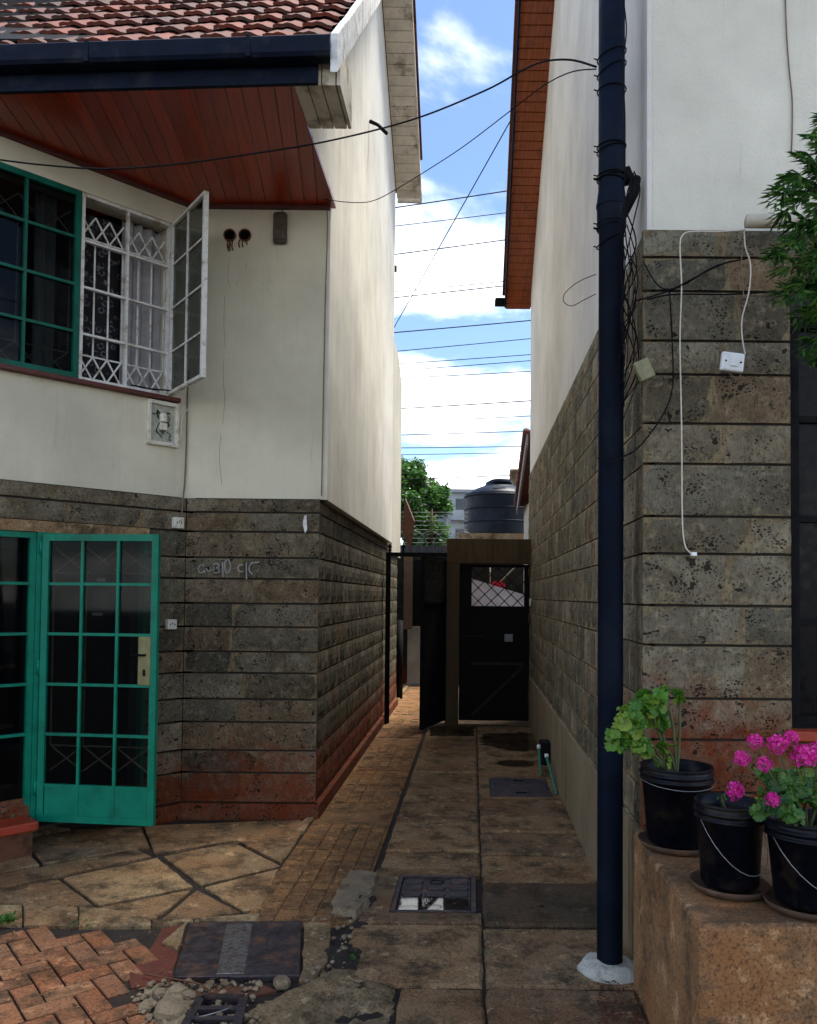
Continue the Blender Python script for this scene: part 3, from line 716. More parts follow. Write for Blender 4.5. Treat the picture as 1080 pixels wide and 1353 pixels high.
win = mb.build('window', M['white_paint'], left)
mb = MB(); grille(mb, AP, BD, BN, .19, .51, WS[0] + .03, WS[1] - .12, 3, -.06, .0055); grille(mb, AP, BD, BN, .525, .845, WS[0] + .03, WS[1] - .12, 3, -.06, .0055)
mb.build('window_grille', M['white_paint'], win)
mb = MB(); frame_grid(mb, AP, BD, BN, .872, 2.02, WS[0], WS[1], [1.246, 1.63], zr, .04, .02, .055, .02)
w2 = mb.build('window', M['green_dark'], left)
mb = MB(); pane(mb, AP, BD, BN, .91, 1.98, WS[0] + .04, WS[1] - .04, -.012); mb.build('pane', M['glass'], w2)
mb = MB(); grille(mb, AP, BD, BN, .91, 1.98, WS[0] + .03, WS[1] - .12, 6, -.08, .004); mb.build('window_grille', M['beige_bar'], w2)
# open casement, hinged beside the concave corner
h = AP + BD * .172 + BN * .03; cd = Vector((.39, -.54, 0)).normalized(); cn = Vector((cd.y, -cd.x, 0))
mb = MB(); frame_grid(mb, h, cd, cn, 0, .66, WS[0] + .01, WS[1] - .01, [.33], zr, .024, .013, .035, .015); cas = mb.build('casement', M['white_paint'], left)
mb = MB(); pane(mb, h, cd, cn, .03, .63, WS[0] + .04, WS[1] - .04, 0); mb.build('pane', M['glass'], cas)
mb = MB(); mb.bar(h + cd * .64 - cn * .03 + Vector((0, 0, 3.86)), h + cd * .64 - cn * .03 + Vector((0, 0, 3.98)), .015, .02); mb.build('latch', M['black_metal'], cas)
mb = MB(); mb.tube([h + cd * .03 + Vector((0, 0, 3.24)), h + BD * .15 - BN * .02 + Vector((0, 0, 3.235)), h + BD * .3 - BN * .02 + Vector((0, 0, 3.235))], .006); mb.build('stay', M['black_metal'], cas)
# curtains
def curtain(s0, s1, off, mat, fold=.02, per=.09):
    m = MB(); n = int((s1 - s0) / .012); vs = []; fs = []
    for i in range(n + 1):
        s = s0 + (s1 - s0) * i / n; o = off - fold * math.sin(s / per * 6.283 + math.sin(s * 17)) - fold
        for z in (WS[0] - .1, WS[1] - .02): vs.append(AP + BD * s + BN * o + Vector((0, 0, z)))
    for i in range(n): fs.append((2 * i, 2 * i + 2, 2 * i + 3, 2 * i + 1))
    m.add(vs, fs, True); return m.build('curtain', mat, left)
curtain(.17, .50, -.14, M['curtain']); curtain(.46, .90, -.24, M['lace'], .008, .2); curtain(.98, 1.12, -.16, M['curtain'])
mb = MB(); mb.obox(AP + BD * .09 + BN * .055 + Vector((0, 0, WS[0] - .035)), BD * 2.2, -BN * .2, (0, 0, .032)); mb.build('window_sill', M['dark_red'], left, bevel=.005)
mb = MB(); mb.obox(AP + BD * .15 + BN * .02 + Vector((0, 0, WS[1] + .002)), BD * 2.1, -BN * .06, (0, 0, .03)); mb.build('window_head', M['plaster_facade'], left)
# -- ground floor glazed screen and door
mb = MB(); frame_grid(mb, A, BD, BN, 1.12, 2.5, .22, 2.1, [1.46, 1.80, 2.15], [1.756, 1.42, 1.083, .75], .038, .019, .05, .0)
scr = mb.build('glazed_screen', M['green'], left)
mb = MB(); pane(mb, A, BD, BN, 1.15, 2.47, .25, 2.07, -.03); mb.build('pane', M['glass'], scr)
mb = MB()
for i in range(5):
    s = 1.2 + i * .26; mb.bar(A + BD * s - BN * .12 + Vector((0, 0, .25)), A + BD * s - BN * .12 + Vector((0, 0, 2.05)), .03, .02)
for i in range(9): mb.bar(A + BD * (1.2 + (i % 2) * .26) - BN * .11 + Vector((0, 0, .4 + i * .2)), A + BD * (1.46 + (i % 2) * .26) - BN * .11 + Vector((0, 0, .4 + i * .2)), .02, .025)
mb.build('timber_lattice', simple('brown_lattice', (.12, .06, .03), .7), scr)
mb = MB(); 
for a, b, c, d in ((1.085, 1.118, .1, 2.12), (.318, .345, .1, 2.12)): mb.obox(A + BD * a + BN * .01 + Vector((0, 0, c)), BD * (b - a), -BN * .08, (0, 0, d - c))
mb.obox(A + BD * .345 + BN * .01 + Vector((0, 0, 2.085)), BD * .74, -BN * .08, (0, 0, .035)); mb.build('door_frame', M['green'], left)
mb = MB(); mb.obox(A + BD * .31 + BN * .012 + Vector((0, 0, 2.105)), BD * 2.3, -BN * .2, (0, 0, .075)); mb.build('lintel', M['kerb'], left)
hg = at(52, 900, 5.50); hg.z = 0; fe = at(206, 900, 5.41); fe.z = 0
dd = (fe - hg).normalized(); dn = Vector((dd.y, -dd.x, 0)); LW = (fe - hg).length
if dn.y > 0: dn = -dn
mb = MB(); zr5 = [1.756, 1.42, 1.083, .75]
frame_grid(mb, hg, dd, dn, 0, LW, .17, 2.09, [LW * .345, LW * .655], zr5 + [.41], .045, .019, .038, .0)
mb.obox(hg + dd * .05 - dn * .008 + Vector((0, 0, .21)), dd * (LW - .1), -dn * .012, (0, 0, .19))
door = mb.build('door', M['green'], left)
mb = MB(); pane(mb, hg, dd, dn, .045, LW - .045, .40, 2.05, -.022); mb.build('pane', M['glass'], door)
mb = MB(); grille(mb, hg, dd, dn, .06, LW - .06, .50, 2.0, 3, -.05, .0045, .17)
for i in range(3):
    s = .06 + (LW - .12) * (i + .45) / 3; mb.bar(hg + dd * s - dn * .05 + Vector((0, 0, .67)), hg + dd * s - dn * .05 + Vector((0, 0, 1.83)), .006, .006)
mb.build('door_grille', M['beige_bar'], door)
mb = MB(); mb.obox(hg + dd * (LW - .125) + dn * .004 + Vector((0, 0, 1.09)), dd * .085, -dn * .03, (0, 0, .32)); mb.build('lock_plate', M['brass'], door, bevel=.003)
mb = MB(); hp = hg + dd * (LW - .075) + dn * .03 + Vector((0, 0, 1.29)); mb.tube([hp - dn * .03, hp, hp - dd * .09], .008, 8); mb.build('handle', M['black_metal'], door); mb = MB(); mb.obox(hg + dd * (LW - .09) + dn * .006 + Vector((0, 0, 1.15)), dd * .018, -dn * .004, (0, 0, .045)); mb.build('keyhole', M['black_metal'], door)
for z in (.35, 1.15, 1.95):
    m = MB(); m.tube([hg - dd * .012 + Vector((0, 0, z)), hg - dd * .012 + Vector((0, 0, z + .09))], .011, 8); m.build('hinge', M['green'], door)
for (s, z, w_, hh) in ((LW * .42, 1.83, .13, .055), (LW * .425, 1.60, .11, .115)):
    m = MB(); m.obox(hg + dd * s - dn * .028 + Vector((0, 0, z)), dd * w_, -dn * .002, (0, 0, hh)); m.build('paper_note', simple('faded_paper', (.10, .07, .05), .9), door)
m = MB(); m.obox(hg + dd * LW * .46 - dn * .028 + Vector((0, 0, 1.775)), dd * .06, -dn * .002, (0, 0, .02)); m.build('paper_note', M['white_paint'], door)
m = MB(); m.obox(hg + dd * LW * .43 - dn * .028 + Vector((0, 0, 1.545)), dd * .07, -dn * .002, (0, 0, .018)); m.build('paper_note', M['socket'], door)
# chalk scrawl on the fourth course
mb = MB()
def chalk(pts, r=.0045):
    pp = [at(250 + x / 10.8, 725 + y / 10.8, YF - .007) for x, y in pts]
    out = []
    for a, b in zip(pp, pp[1:]):
        mb.bar(a, b, r * 2, .002, (0, 1, 0))
import itertools
def arc(cx_, cy_, rx, ry, a0, a1, n=10): return [(cx_ + rx * math.cos(R(a0 + (a1 - a0) * i / n)), cy_ + ry * math.sin(R(a0 + (a1 - a0) * i / n))) for i in range(n + 1)]
for q in (arc(172, 290, 44, 55, 0, 360), [(205, 210), (225, 345)], arc(285, 275, 38, 45, 180, 20), arc(330, 265, 25, 45, 180, 0), arc(385, 245, 38, 35, 200, 400), arc(385, 310, 45, 38, 270, 500),
          [(478, 190), (484, 400)], arc(548, 250, 42, 95, 0, 360, 14), arc(745, 280, 50, 50, 60, 300), [(815, 200), (820, 435)], [(880, 200), (1000, 195)], arc(910, 285, 55, 75, 270, 90)): chalk(q)
mb.build('chalk_writing', M['chalk'], left)
mb = MB(); mb.add([at(402, 682, YF - .012), at(405, 680, YF - .012), at(406, 700, YF - .012), at(403, 704, YF - .012), at(400, 692, YF - .012)], [(0, 1, 2, 3, 4)]); mb.v += [v + Vector((0, .01, 0)) for v in mb.v[:5]]; mb.f.append((9, 8, 7, 6, 5)); mb.sm.append(False); mb.f += [(i, 5 + i, 5 + (i + 1) % 5, (i + 1) % 5) for i in range(5)]; mb.sm += [False] * 5
mb.build('plaster_smear', M['white_mortar'], left)
# rear roughcast parapet wall, continuing behind the gable
rw = thing('parapet_wall', 'roughcast cream wall continuing behind the gable of the left house', 'wall', P(-1.2, 12.3, 0))
mb = MB(); zt = lambda d: 5.42 - .5 * max(0, (d - 12.3)) ** 2
vs = []; ds = [11.76, 12.0, 12.3, 12.6, 12.9, 13.15]
for u in (-1.17, -1.35):
    for dd_ in ds: vs += [P(u - (0 if u < -1.1 else 0), dd_, 2.3), P(u, dd_, zt(dd_))]
n = len(ds); fs = []
for i in range(n - 1):
    a = 2 * i; fs += [(a, a + 2, a + 3, a + 1), (2 * n + a + 1, 2 * n + a + 3, 2 * n + a + 2, 2 * n + a), (a + 1, a + 3, 2 * n + a + 3, 2 * n + a + 1)]
fs += [(0, 1, 2 * n + 1, 2 * n), (2 * n - 2, 4 * n - 2, 4 * n - 1, 2 * n - 1)]
mb.add(vs, fs); mb.build('plaster', M['plaster_rough'], rw)
mb = MB(); mb.box((P(-1.5, 12.98, 0).x, 12.98, 0), (P(-1.29, 12.98, 0).x, 15.6, 2.3)); mb.build('stone_base', M['stone_left_side'], rw)
# ================================================================== RIGHT HOUSE
RU = .774; YR = 3.70
right = thing('house', 'white plastered house on grey quarry stone at the right with orange boarded eaves', 'house', (2.6, 7, 0))
rrows = rows_from_top(3.40, [.134, .157, .23, .155, .226, .185, .24, .17, .235, .18, .24, .185, .235, .18, .235, .18, .18])
RC = P(RU, YR, 0)
bl, mo, bk = MB(), MB(), MB()
RWN = (1.737 - RC.x, 2.6, 1.117, 3.0)
stone_wall(bl, mo, bk, RC, (1, 0, 0), (0, -1, 0), 0, 4.5, rrows, [RWN], blk=(.3, .55), groove=.013)
bl.build('stone_wall', M['stone_right'], right); mo.build('mortar', M['mortar_right'], right)
bl, mo = MB(), MB(); RSN = Vector((-1, K, 0)).normalized()
stone_wall(bl, mo, bk, RC, SD, RSN, .02, 7.75, rrows, blk=(.16, .30), gap=.014, groove=.010)
bl.build('stone_wall', M['stone_right_side'], right); mo.build('mortar', M['mortar_right_side'], right)
bk.build('wall_core', M['groove'], right)
mb = MB(); flat_wall(mb, RC + RSN * .012, SD, RSN, .0, 7.7, -.05, .63, th=.03); mb.build('cement_dado', M['render'], right, bevel=.006)
def rr_(d): return 12.42 - .56 * d
mb = MB(); flat_wall(mb, (P(RU + .05, YR, 0).x, YR + .03, 0), (1, 0, 0), (0, -1, 0), 0, 4.5, 3.395, 6.2)
mb.build('plaster_wall', M['plaster_right'], right)
mb = MB()
prof = [(YR + .033, 3.395), (11.45, 3.395), (11.45, rr_(11.45)), (6.0, rr_(6.0)), (YR + .033, rr_(6.0) - .56 * 2.3)]
n = len(prof); vs = [P(RU + .022, a, b) for a, b in prof] + [P(RU + .24, a, b) for a, b in prof]
mb.add(vs, [tuple(range(n)), tuple(range(n, 2 * n))[::-1]] + [(i, n + i, n + (i + 1) % n, (i + 1) % n) for i in range(n)])
mb.build('gable_wall', M['plaster_right_side'], right)
mb = MB(); mb.box((2, 11.2, 0), (6, 11.4, 5.5)); mb.box((6.0, 3.8, 0), (6.2, 11.4, 6)); mb.build('rear_wall', M['plaster_right_side'], right)
UO = .43
mb = MB(); d = 6.0
while d < 11.60:
    e = d + .088; mb.obox(P(UO + .02, d, rr_(d) - .02), P(0, e - d, rr_(e) - rr_(d)) - P(0, 0, 0), (RU + .03 - UO - .02, 0, 0), (0, 0, .02)); d = e + .012
mb.build('verge_soffit', M['verge_orange'], right)
mb = MB(); mb.obox(P(UO + .02, 11.63, rr_(11.62) - .03), (RU - UO, 0, 0), (0, .022, 0), (0, 0, .13)); mb.build('eave_board', M['verge_orange'], right)
mb = MB(); mb.obox(P(UO, 6.0, rr_(6.0) - .05), P(0, 5.64, rr_(5.64) - rr_(0)) - P(0, 0, 0), (.02, 0, 0), (0, 0, .16)); mb.build('verge_board', M['navy'], right)
mb = MB(); slabr(mb, UO + .01, 7, [(2.9, rr_(6.0) - .56 * 3.1 + .1), (6.0, rr_(6.0) + .1), (11.7, rr_(11.7) + .1)], .05); mb.build('roof_deck', M['black_metal'], right)
mb = MB(); d = 6.0
while d < 11.6:
    mb.obox(P(UO - .035, d, rr_(d) + .105), P(0, .36, -.56 * .36 + .025) - P(0, 0, 0), (.5, 0, 0), (0, 0, .03)); d += .33
mb.build('verge_tiles', M['tile'], right)
mb = MB(); mb.box(P(UO - .13, 11.66, rr_(11.66) + .03), P(3, 11.78, rr_(11.66) + .12)); mb.build('gutter', M['black_metal'], right)
# dark window on the front
rx0 = 1.737
mb = MB(); frame_grid(mb, (rx0, YR, 0), (1, 0, 0), (0, -1, 0), 0, 1.5, 1.12, 3.0, [.5, 1.0], [1.6, 2.07, 2.53], .05, .03, .06, -.03); w3 = mb.build('window', M['black_metal'], right)
mb = MB(); pane(mb, (rx0, YR, 0), (1, 0, 0), (0, -1, 0), .03, 1.47, 1.15, 2.97, -.06); mb.build('pane', M['glass_black'], w3)
mb = MB(); mb.box((1.4, YR + .35, .8), (4, YR + .37, 3.2)); mb.build('dark_room_sheet', M['black'], right)  # black sheet standing in for the darkness of the room behind the pane
mb = MB(); mb.box((rx0 - .03, YR - .06, 1.07), (3.4, YR + .15, 1.115)); mb.build('window_sill', M['red_paint'], right, bevel=.005)
# cracked joint strip down the corner
# ================================================================== PLANTER
PU = .722; PZ = .667; PY = 2.62
pl = thing('planter', 'stained cement planter ledge carrying three black bucket pots', 'planter', (1.6, 3.1, 0))
mb = MB(); c = [P(PU, PY, 0), Vector((4.2, PY, 0)), Vector((4.2, YR - .03, 0)), P(PU, YR - .03, 0)]
nx = 10
mb.add([Vector((p.x, p.y, z)) for z in (-.1, PZ) for p in c], [(0, 1, 5, 4), (1, 2, 6, 5), (2, 3, 7, 6), (3, 0, 4, 7), (4, 5, 6, 7), (3, 2, 1, 0)]); mb.build('planter_body', M['planter'], pl, bevel=.018)
# ================================================================== DOWNPIPE
pb = at(806, 1262, 3.80); px_, py_ = pb.x, pb.y
pipe = thing('drain_pipe', 'thick navy blue drain pipe standing at the corner of the right house', 'pipe', (px_, py_, 0))
mb = MB(); mb.lathe((px_, py_, 0), [(.058, .0), (.058, 3.42), (.066, 3.43), (.068, 3.56), (.064, 3.60), (.061, 3.62), (.061, 6.1)], 36); mb.build('tube', M['pipe'], pipe)
mb = MB(); mb.lathe((px_, py_, 0), [(.0665, 3.535), (.071, 3.54), (.071, 3.555), (.0665, 3.56)], 36, False); mb.build('coupling_ring', M['pipe'], pipe)
q = Vector((px_, py_, 0))
mb = MB(); mb.tube([q + Vector((.05, -.01, 3.50)), q + Vector((.10, -.02, 3.60)), q + Vector((.115, 0, 3.68))], .024, 12); mb.tube(([q + Vector((.03, .02, 3.70)), q + Vector((.07, .0, 3.71)), q + Vector((.085, 0, 3.66))]), .030, 12); mb.build('side_branch', M['black_metal'], pipe)
for z, t in [(3.83, .0), (3.815, .012), (3.69, 0), (3.68, .01), (3.665, -.01), (3.46, .0), (3.45, .015), (3.44, .0), (3.38, .03), (4.10, .0), (4.27, .02), (4.2, .03)]:
    m = MB(); rr = .0665
    m.tube([q + Vector((rr * math.cos(a), rr * math.sin(a), z + t * math.cos(a))) for a in [math.pi + i * math.pi / 10 for i in range(21)]] + [q + Vector((-rr - .02, -.015, z - t - .004))], .0032, 5, False)
    m.build('cable_tie', M['wire'], pipe)
# cement foot
fm = MB(); ft = Vector((px_ - .0, py_, -.01)); vs = []; fs = []; nr, ns = 9, 30
for i in range(nr + 1):
    for k in range(ns):
        t = 2 * math.pi * k / ns; rr = .15 * (i / nr) * (1 + .18 * noise.noise(Vector((math.cos(t) * 1.5, math.sin(t) * 1.5, 2))))
        zz_ = .055 * (1 - (i / nr) ** 3) + .014 * noise.noise(Vector((rr * math.cos(t) * 22, rr * math.sin(t) * 22, 1))) * (1 if i < nr else 0)
        vs.append(ft + Vector((rr * math.cos(t), rr * math.sin(t), zz_)))
for i in range(nr):
    for k in range(ns):
        a = i * ns + k; b = i * ns + (k + 1) % ns; fs.append((a, a + ns, b + ns, b))
fm.add(vs, fs, True); o = fm.build('cement_collar', M['concrete_white']); tag(o, 'lumpy white cement collar round the foot of the drain pipe', 'cement lump')
# ================================================================== CABLES ON THE CORNER
def sag(a, b, s, n=14): return [a.lerp(b, i / n) - Vector((0, 0, s * 4 * (i / n) * (1 - i / n))) for i in range(n + 1)]
def smooth_path(pts, n=6):
    out = []
    for i in range(len(pts) - 1):
        p0, p1, p2, p3 = pts[max(i - 1, 0)], pts[i], pts[i + 1], pts[min(i + 2, len(pts) - 1)]
        for k in range(n):
            t = k / n; out.append(.5 * ((2 * p1) + (p2 - p0) * t + (2 * p0 - 5 * p1 + 4 * p2 - p3) * t * t + (3 * p1 - p0 - 3 * p2 + p3) * t ** 3))
    out.append(pts[-1]); return out
def cable(name, label, pts, r, mat, cat='cable', n=5, group=None):
    m = MB(); m.tube(smooth_path([Vector(p) for p in pts]), r, n); o = m.build(name, mat); return tag(o, label, cat, group)
tb = thing('cable_bundle', 'tangle of black cables bunched between the drain pipe and the wall corner', 'cables', (RC.x - .05, YR - .03, 0))
D1 = YR - .04
cr = random.Random(4)
for i in range(13):
    t0, t1 = cr.uniform(228, 420), cr.uniform(430, 560)
    pts = [at(826 + cr.uniform(-3, 14), t0, D1 + cr.uniform(-.01, .06))]
    m_ = 4
    for k in range(1, m_): pts.append(at(832 + cr.uniform(-12, 12), t0 + (t1 - t0) * k / m_, D1 + cr.uniform(-.02, .06)))
    pts.append(at(820 + cr.uniform(-2, 6), t1, D1 + .05))
    m = MB(); m.tube(smooth_path(pts), cr.choice((.0022, .003, .0036)), 5); m.build('strand', M['wire'], tb)
for pts in ([(838, 226), (846, 250), (838, 290), (826, 345)], [(838, 228), (828, 260), (826, 300), (834, 360)], [(824, 0), (828, 40), (823, 90), (826, 150), (826, 245)], [(850, 345), (868, 375), (886, 382), (912, 370), (935, 358), (965, 345)]):
    m = MB(); m.tube(smooth_path([at(x, y, D1) for x, y in pts]), .0032, 5); m.build('strand', M['wire'], tb)
m = MB(); m.tube(smooth_path([at(x, y, D1 + .01) for x, y in ((838, 398), (860, 392), (900, 378), (945, 352), (985, 342))]), .004, 5); m.build('strand', M['wire'], tb)
m = MB(); m.tube(smooth_path([at(x, y, D1 + .01) for x, y in ((855, 396), (890, 389), (960, 389), (1020, 386), (1060, 387))]), .004, 5); m.build('strand', M['wire'], tb)
cable('loose_cable', 'black cable hanging down the stone and curling back behind the drain pipe', [at(x, y, D1 + .015) for x, y in ((885, 385), (888, 440), (889, 510), (875, 550), (845, 590), (825, 603), (805, 612), (790, 605))], .0036, M['wire'])
cable('wire_loop', 'thin loop of wire sticking out left of the drain pipe over the white wall', [at(x, y, YR + .03) for x, y in ((788, 362), (765, 372), (748, 386), (745, 398), (756, 404), (772, 396), (788, 388))], .0018, M['wire'])
cable('hanging_wire', 'long white wire hanging down the stone front to a loose end', [at(x, y, YR - .035) for x, y in ((985, 304), (950, 306), (915, 306), (903, 310), (899, 325), (901, 380), (899, 450), (901, 560), (902, 680), (905, 718), (912, 730), (917, 732))], .0035, M['wire_white'])
m = MB(); p = at(917, 732, YR - .037); m.box(p - Vector((.012, .008, .008)), p + Vector((.012, .008, .008))); o = m.build('connector', M['switch']); tag(o, 'small white connector at the end of the long hanging wire', 'connector')
cable('switch_wire', 'twisted pale wire running down to the white wall switch', [at(x, y, YR - .035) for x, y in ((984, 300), (985, 325), (992, 350), (990, 385), (981, 420), (981, 445), (985, 468))], .0035, M['wire_white'])
cable('switch_wire', 'second pale wire looping left beside the switch wire', [at(x, y, YR - .033) for x, y in ((984, 310), (980, 345), (982, 375), (983, 395))], .0028, M['wire_brown'])
cable('wall_wire', 'pale wire clipped down the white plaster of the right house', [at(x, y, YR + .022) for x, y in ((1037, -60), (1039, 30), (1043, 90), (1047, 130), (1047, 175), (1046, 200))], .0035, M['wire_brown'])
# switch
sw = thing('light_switch', 'white plastic light switch hanging tilted on the stone wall', 'switch', at(966, 480, YR - .04))
c = at(966, 480, YR - .035); ex = Vector((.99, 0, -.12)); ez = Vector((.12, 0, .99))
m = MB(); m.obox(c - ex * .051 - ez * .043, ex * .102, Vector((0, -.03, 0)), ez * .086); m.build('box', M['switch'], sw, bevel=.008)
m = MB(); m.obox(c - ex * .014 - ez * .022 + Vector((0, -.03, 0)), ex * .034, Vector((0, -.005, 0)), ez * .042); m.build('rocker', M['switch'], sw, bevel=.003)
for sx in (-.034, .034):
    m = MB(); p = c + ex * sx + Vector((0, -.0305, 0)); m.tube([p, p + Vector((0, -.001, 0))], .0045, 8); m.build('screw', M['black_metal'], sw)
m = MB(); m.tube(smooth_path([c + ex * .045 + ez * .04, c + ex * .062 - ez * .0, c + ex * .045 - ez * .055, c + ex * .02 - ez * .06, c - ex * .005 - ez * .04]), .003, 5); m.build('lead', M['wire_brown'], sw)
jb = at(850, 490, YR - .05)
m = MB(); e1 = Vector((.8, 0, .35)).normalized(); e2 = Vector((-.35, 0, .8)).normalized()
m.obox(jb - e1 * .035 - e2 * .045, e1 * .07, Vector((0, -.03, 0)), e2 * .09); o = m.build('junction_box', simple('olive_box', (.22, .21, .11), .6, scale=30), bevel=.004); tag(o, 'small olive junction box hanging tilted from the tangle at the corner', 'junction box')
m = MB(); a_ = at(987, 292, YR - .10); m.tube([a_, a_ + Vector((.1, 0, 0)), a_ + Vector((1.2, 0, .01))], .030, 16); o = m.build('waste_pipe', simple('rusty_white_pipe', (.50, .45, .36), .6, scale=10, dirt=(.28, .09, .025))); tag(o, 'rust stained white pipe running level along the top of the stone', 'pipe')
for k in (0.06, .7):
    pass
# ================================================================== LEFT WALL FIXTURES
yp = YF + .045
lamp = thing('wall_lamp', 'brown bulkhead lamp on the cream wall under the red eaves', 'wall lamp', at(371, 303, yp))
c = at(371, 303, yp); m = MB(); m.obox(c + Vector((-.055, 0, -.125)), (.11, 0, 0), (0, -.05, 0), (0, 0, .25)); m.build('housing', M['lamp'], lamp, bevel=.02)
m = MB(); m.obox(c + Vector((-.04, -.05, -.105)), (.08, 0, 0), (0, -.02, 0), (0, 0, .20)); m.build('lens', simple('grimy_lens', (.09, .07, .055), .2), lamp, bevel=.012)
m = MB(); m.tube([c + Vector((.01, -.01, .12)), c + Vector((.012, -.012, .21))], .005); m.build('conduit', M['wire_brown'], lamp)
for i, x in enumerate((304, 324)):
    c = at(x, 311, yp); v = thing('vent_pipe', ('left' if i == 0 else 'right') + ' one of the two round rusty vent pipe holes in the cream wall', 'vent', c, 'round vent holes in the cream wall')
    m = MB(); n = 20
    vs = []; 
    for (r_, dy) in ((.050, 0), (.050, -.014), (.040, -.014), (.040, -.002)):
        vs += [c + Vector((r_ * math.cos(6.283 * k / n), dy, r_ * math.sin(6.283 * k / n))) for k in range(n)]
    m.add(vs, [(j * n + k, j * n + (k + 1) % n, (j + 1) * n + (k + 1) % n, (j + 1) * n + k) for j in range(3) for k in range(n)]); m.build('ring', M['rust'], v)
    m = MB(); m.add([c + Vector((.0405 * math.cos(6.283 * k / n), -.003, .0405 * math.sin(6.283 * k / n))) for k in range(n)], [tuple(range(n))]); m.build('opening', M['black'], v)
    m = MB()
    for k in range(5 if i == 0 else 3):
        xx = rnd.uniform(-.04, .03); l_ = rnd.uniform(.04, .11); m.tube(smooth_path([c + Vector((xx, -.006, -.035)), c + Vector((xx + rnd.uniform(-.02, .02), -.008, -.035 - l_ * .5)), c + Vector((xx, -.004, -.035 - l_))]), [.005] + [.005] * 11 + [.001], 5)
    m.build('rusty_drip', M['rust'], v)
for pts in ([(303, 345), (301, 365), (304, 380)], [(297, 390), (296, 430), (298, 460)], [(296, 475), (295, 500), (297, 530), (294, 560)], [(292, 575), (290, 600), (293, 640)], [(326, 345), (325, 356)], [(313, 370), (312, 378)]):
    m = MB(); m.tube(smooth_path([at(x, y, yp - .001) for x, y in pts]), .0011, 4); m.build('crack', simple('crack_stain', (.14, .09, .05), .9), left)
# bay-plane fixtures
def onbay(px, py, off=0.0):
    r_ = ray(px, py); O = Vector((0, 0, CZ)); pp = AP + BN * off; t = (pp - O).dot(BN) / r_.dot(BN); return O + r_ * t
c = onbay(214, 560); mt = thing('meter_box', 'cream framed meter box with bare wires below the window sill', 'meter box', c)
B_ = -BD
m = MB(); w_, hh = .13, .17
def fr(a0, a1, b0, b1, d0, d1): m.obox(c + B_ * a0 + BN * d0 + Vector((0, 0, b0)), B_ * (a1 - a0), BN * (d1 - d0), (0, 0, b1 - b0))
fr(-w_, -w_ + .03, -hh, hh, 0, .03); fr(w_ - .03, w_, -hh, hh, 0, .03); fr(-w_ + .03, w_ - .03, -hh, -hh + .03, 0, .03); fr(-w_ + .03, w_ - .03, hh - .03, hh, 0, .03); m.build('frame', M['socket'], mt, bevel=.004)
m = MB(); fr(-w_ + .03, w_ - .03, -hh + .03, hh - .03, .001, .006); m.build('back_plate', simple('grey_green_plate', (.36, .37, .30), .7, scale=30), mt)
m = MB(); m.lathe(c + BN * .02 + Vector((0, 0, .03)), [(.0, -.02), (.028, -.02), (.03, .0), (.03, .035), (.02, .045), (0, .045)], 16); fr(-.03, .03, -.05, .005, .006, .03); m.build('lamp_holder', M['socket'], mt, bevel=.002)
m = MB()
for k in range(16):
    p0 = c + BN * .012 + B_ * rnd.uniform(-.07, .07) + Vector((0, 0, rnd.uniform(-.11, .1))); m.tube(smooth_path([p0, p0 + B_ * rnd.uniform(-.04, .04) + Vector((0, 0, rnd.uniform(-.05, .03))) + BN * .012, p0 + B_ * rnd.uniform(-.05, .05) + Vector((0, 0, rnd.uniform(-.07, -.02)))]), .0028, 5)
m.build('wiring', M['wire'], mt)
def sock(px, py, label, s_=.085, plane='stone'):
    off = 0.058 if plane == 'bay' else 0
    c = onbay(px, py, .062); t = thing('wall_socket', label, 'socket', c)
    m = MB(); m.obox(c - B_ * s_ / 2 - Vector((0, 0, s_ / 2)) - BN * .02, B_ * s_, BN * .045, (0, 0, s_)); m.build('plate', M['socket'], t, bevel=.005)
    m = MB()
    for k in (-1, 0, 1): m.obox(c + B_ * (k * .018 - .004) + BN * .0255 + Vector((0, 0, -.006 if k else .004)), B_ * .008, BN * .001, (0, 0, .012))
    m.build('slots', M['black_metal'], t)
sock(235, 691, 'small cream socket box on the stone just below the plaster'); sock(226, 825, 'small pale socket on the stone right of the green door', .075)
cable('wall_conduit', 'thin grimy wire running down the inner corner of the cream wall to the socket', [onbay(x, y, .012) for x, y in ((250, 490), (248, 520), (247, 560), (246, 600), (244, 640))] + [onbay(242, 660, .066), onbay(240, 684, .072)], .006, M['wire_brown'])
cable('meter_wire', 'pale wire looping from the meter box across to the inner corner', [onbay(x, y, .03) for x, y in ((200, 582), (215, 588), (232, 586), (239, 575), (240, 555), (248, 540))], .004, M['wire_white'])
cable('corner_wire', 'thin wire running down the outer corner of the cream plaster', [at(x, y, YF + .03) for x, y in ((431, 268), (433, 300), (430, 400), (428, 500), (425, 655))], .004, M['wire_brown'])
# ================================================================== STEP
m = MB(); m.obox(A + BD * 1.14 + BN * .0 + Vector((0, 0, .16)), BD * 1.5, BN * .22, (0, 0, .06)); st = thing('doorstep', 'red painted doorstep under the fixed green screen', 'step', A + BD * 1.5); m.build('tread', M['red_paint'], st, bevel=.012)
m = MB(); m.obox(A + BD * 1.17 + Vector((0, 0, -.05)), BD * 1.45, BN * .19, (0, 0, .21)); m.build('riser', M['rust'], st)
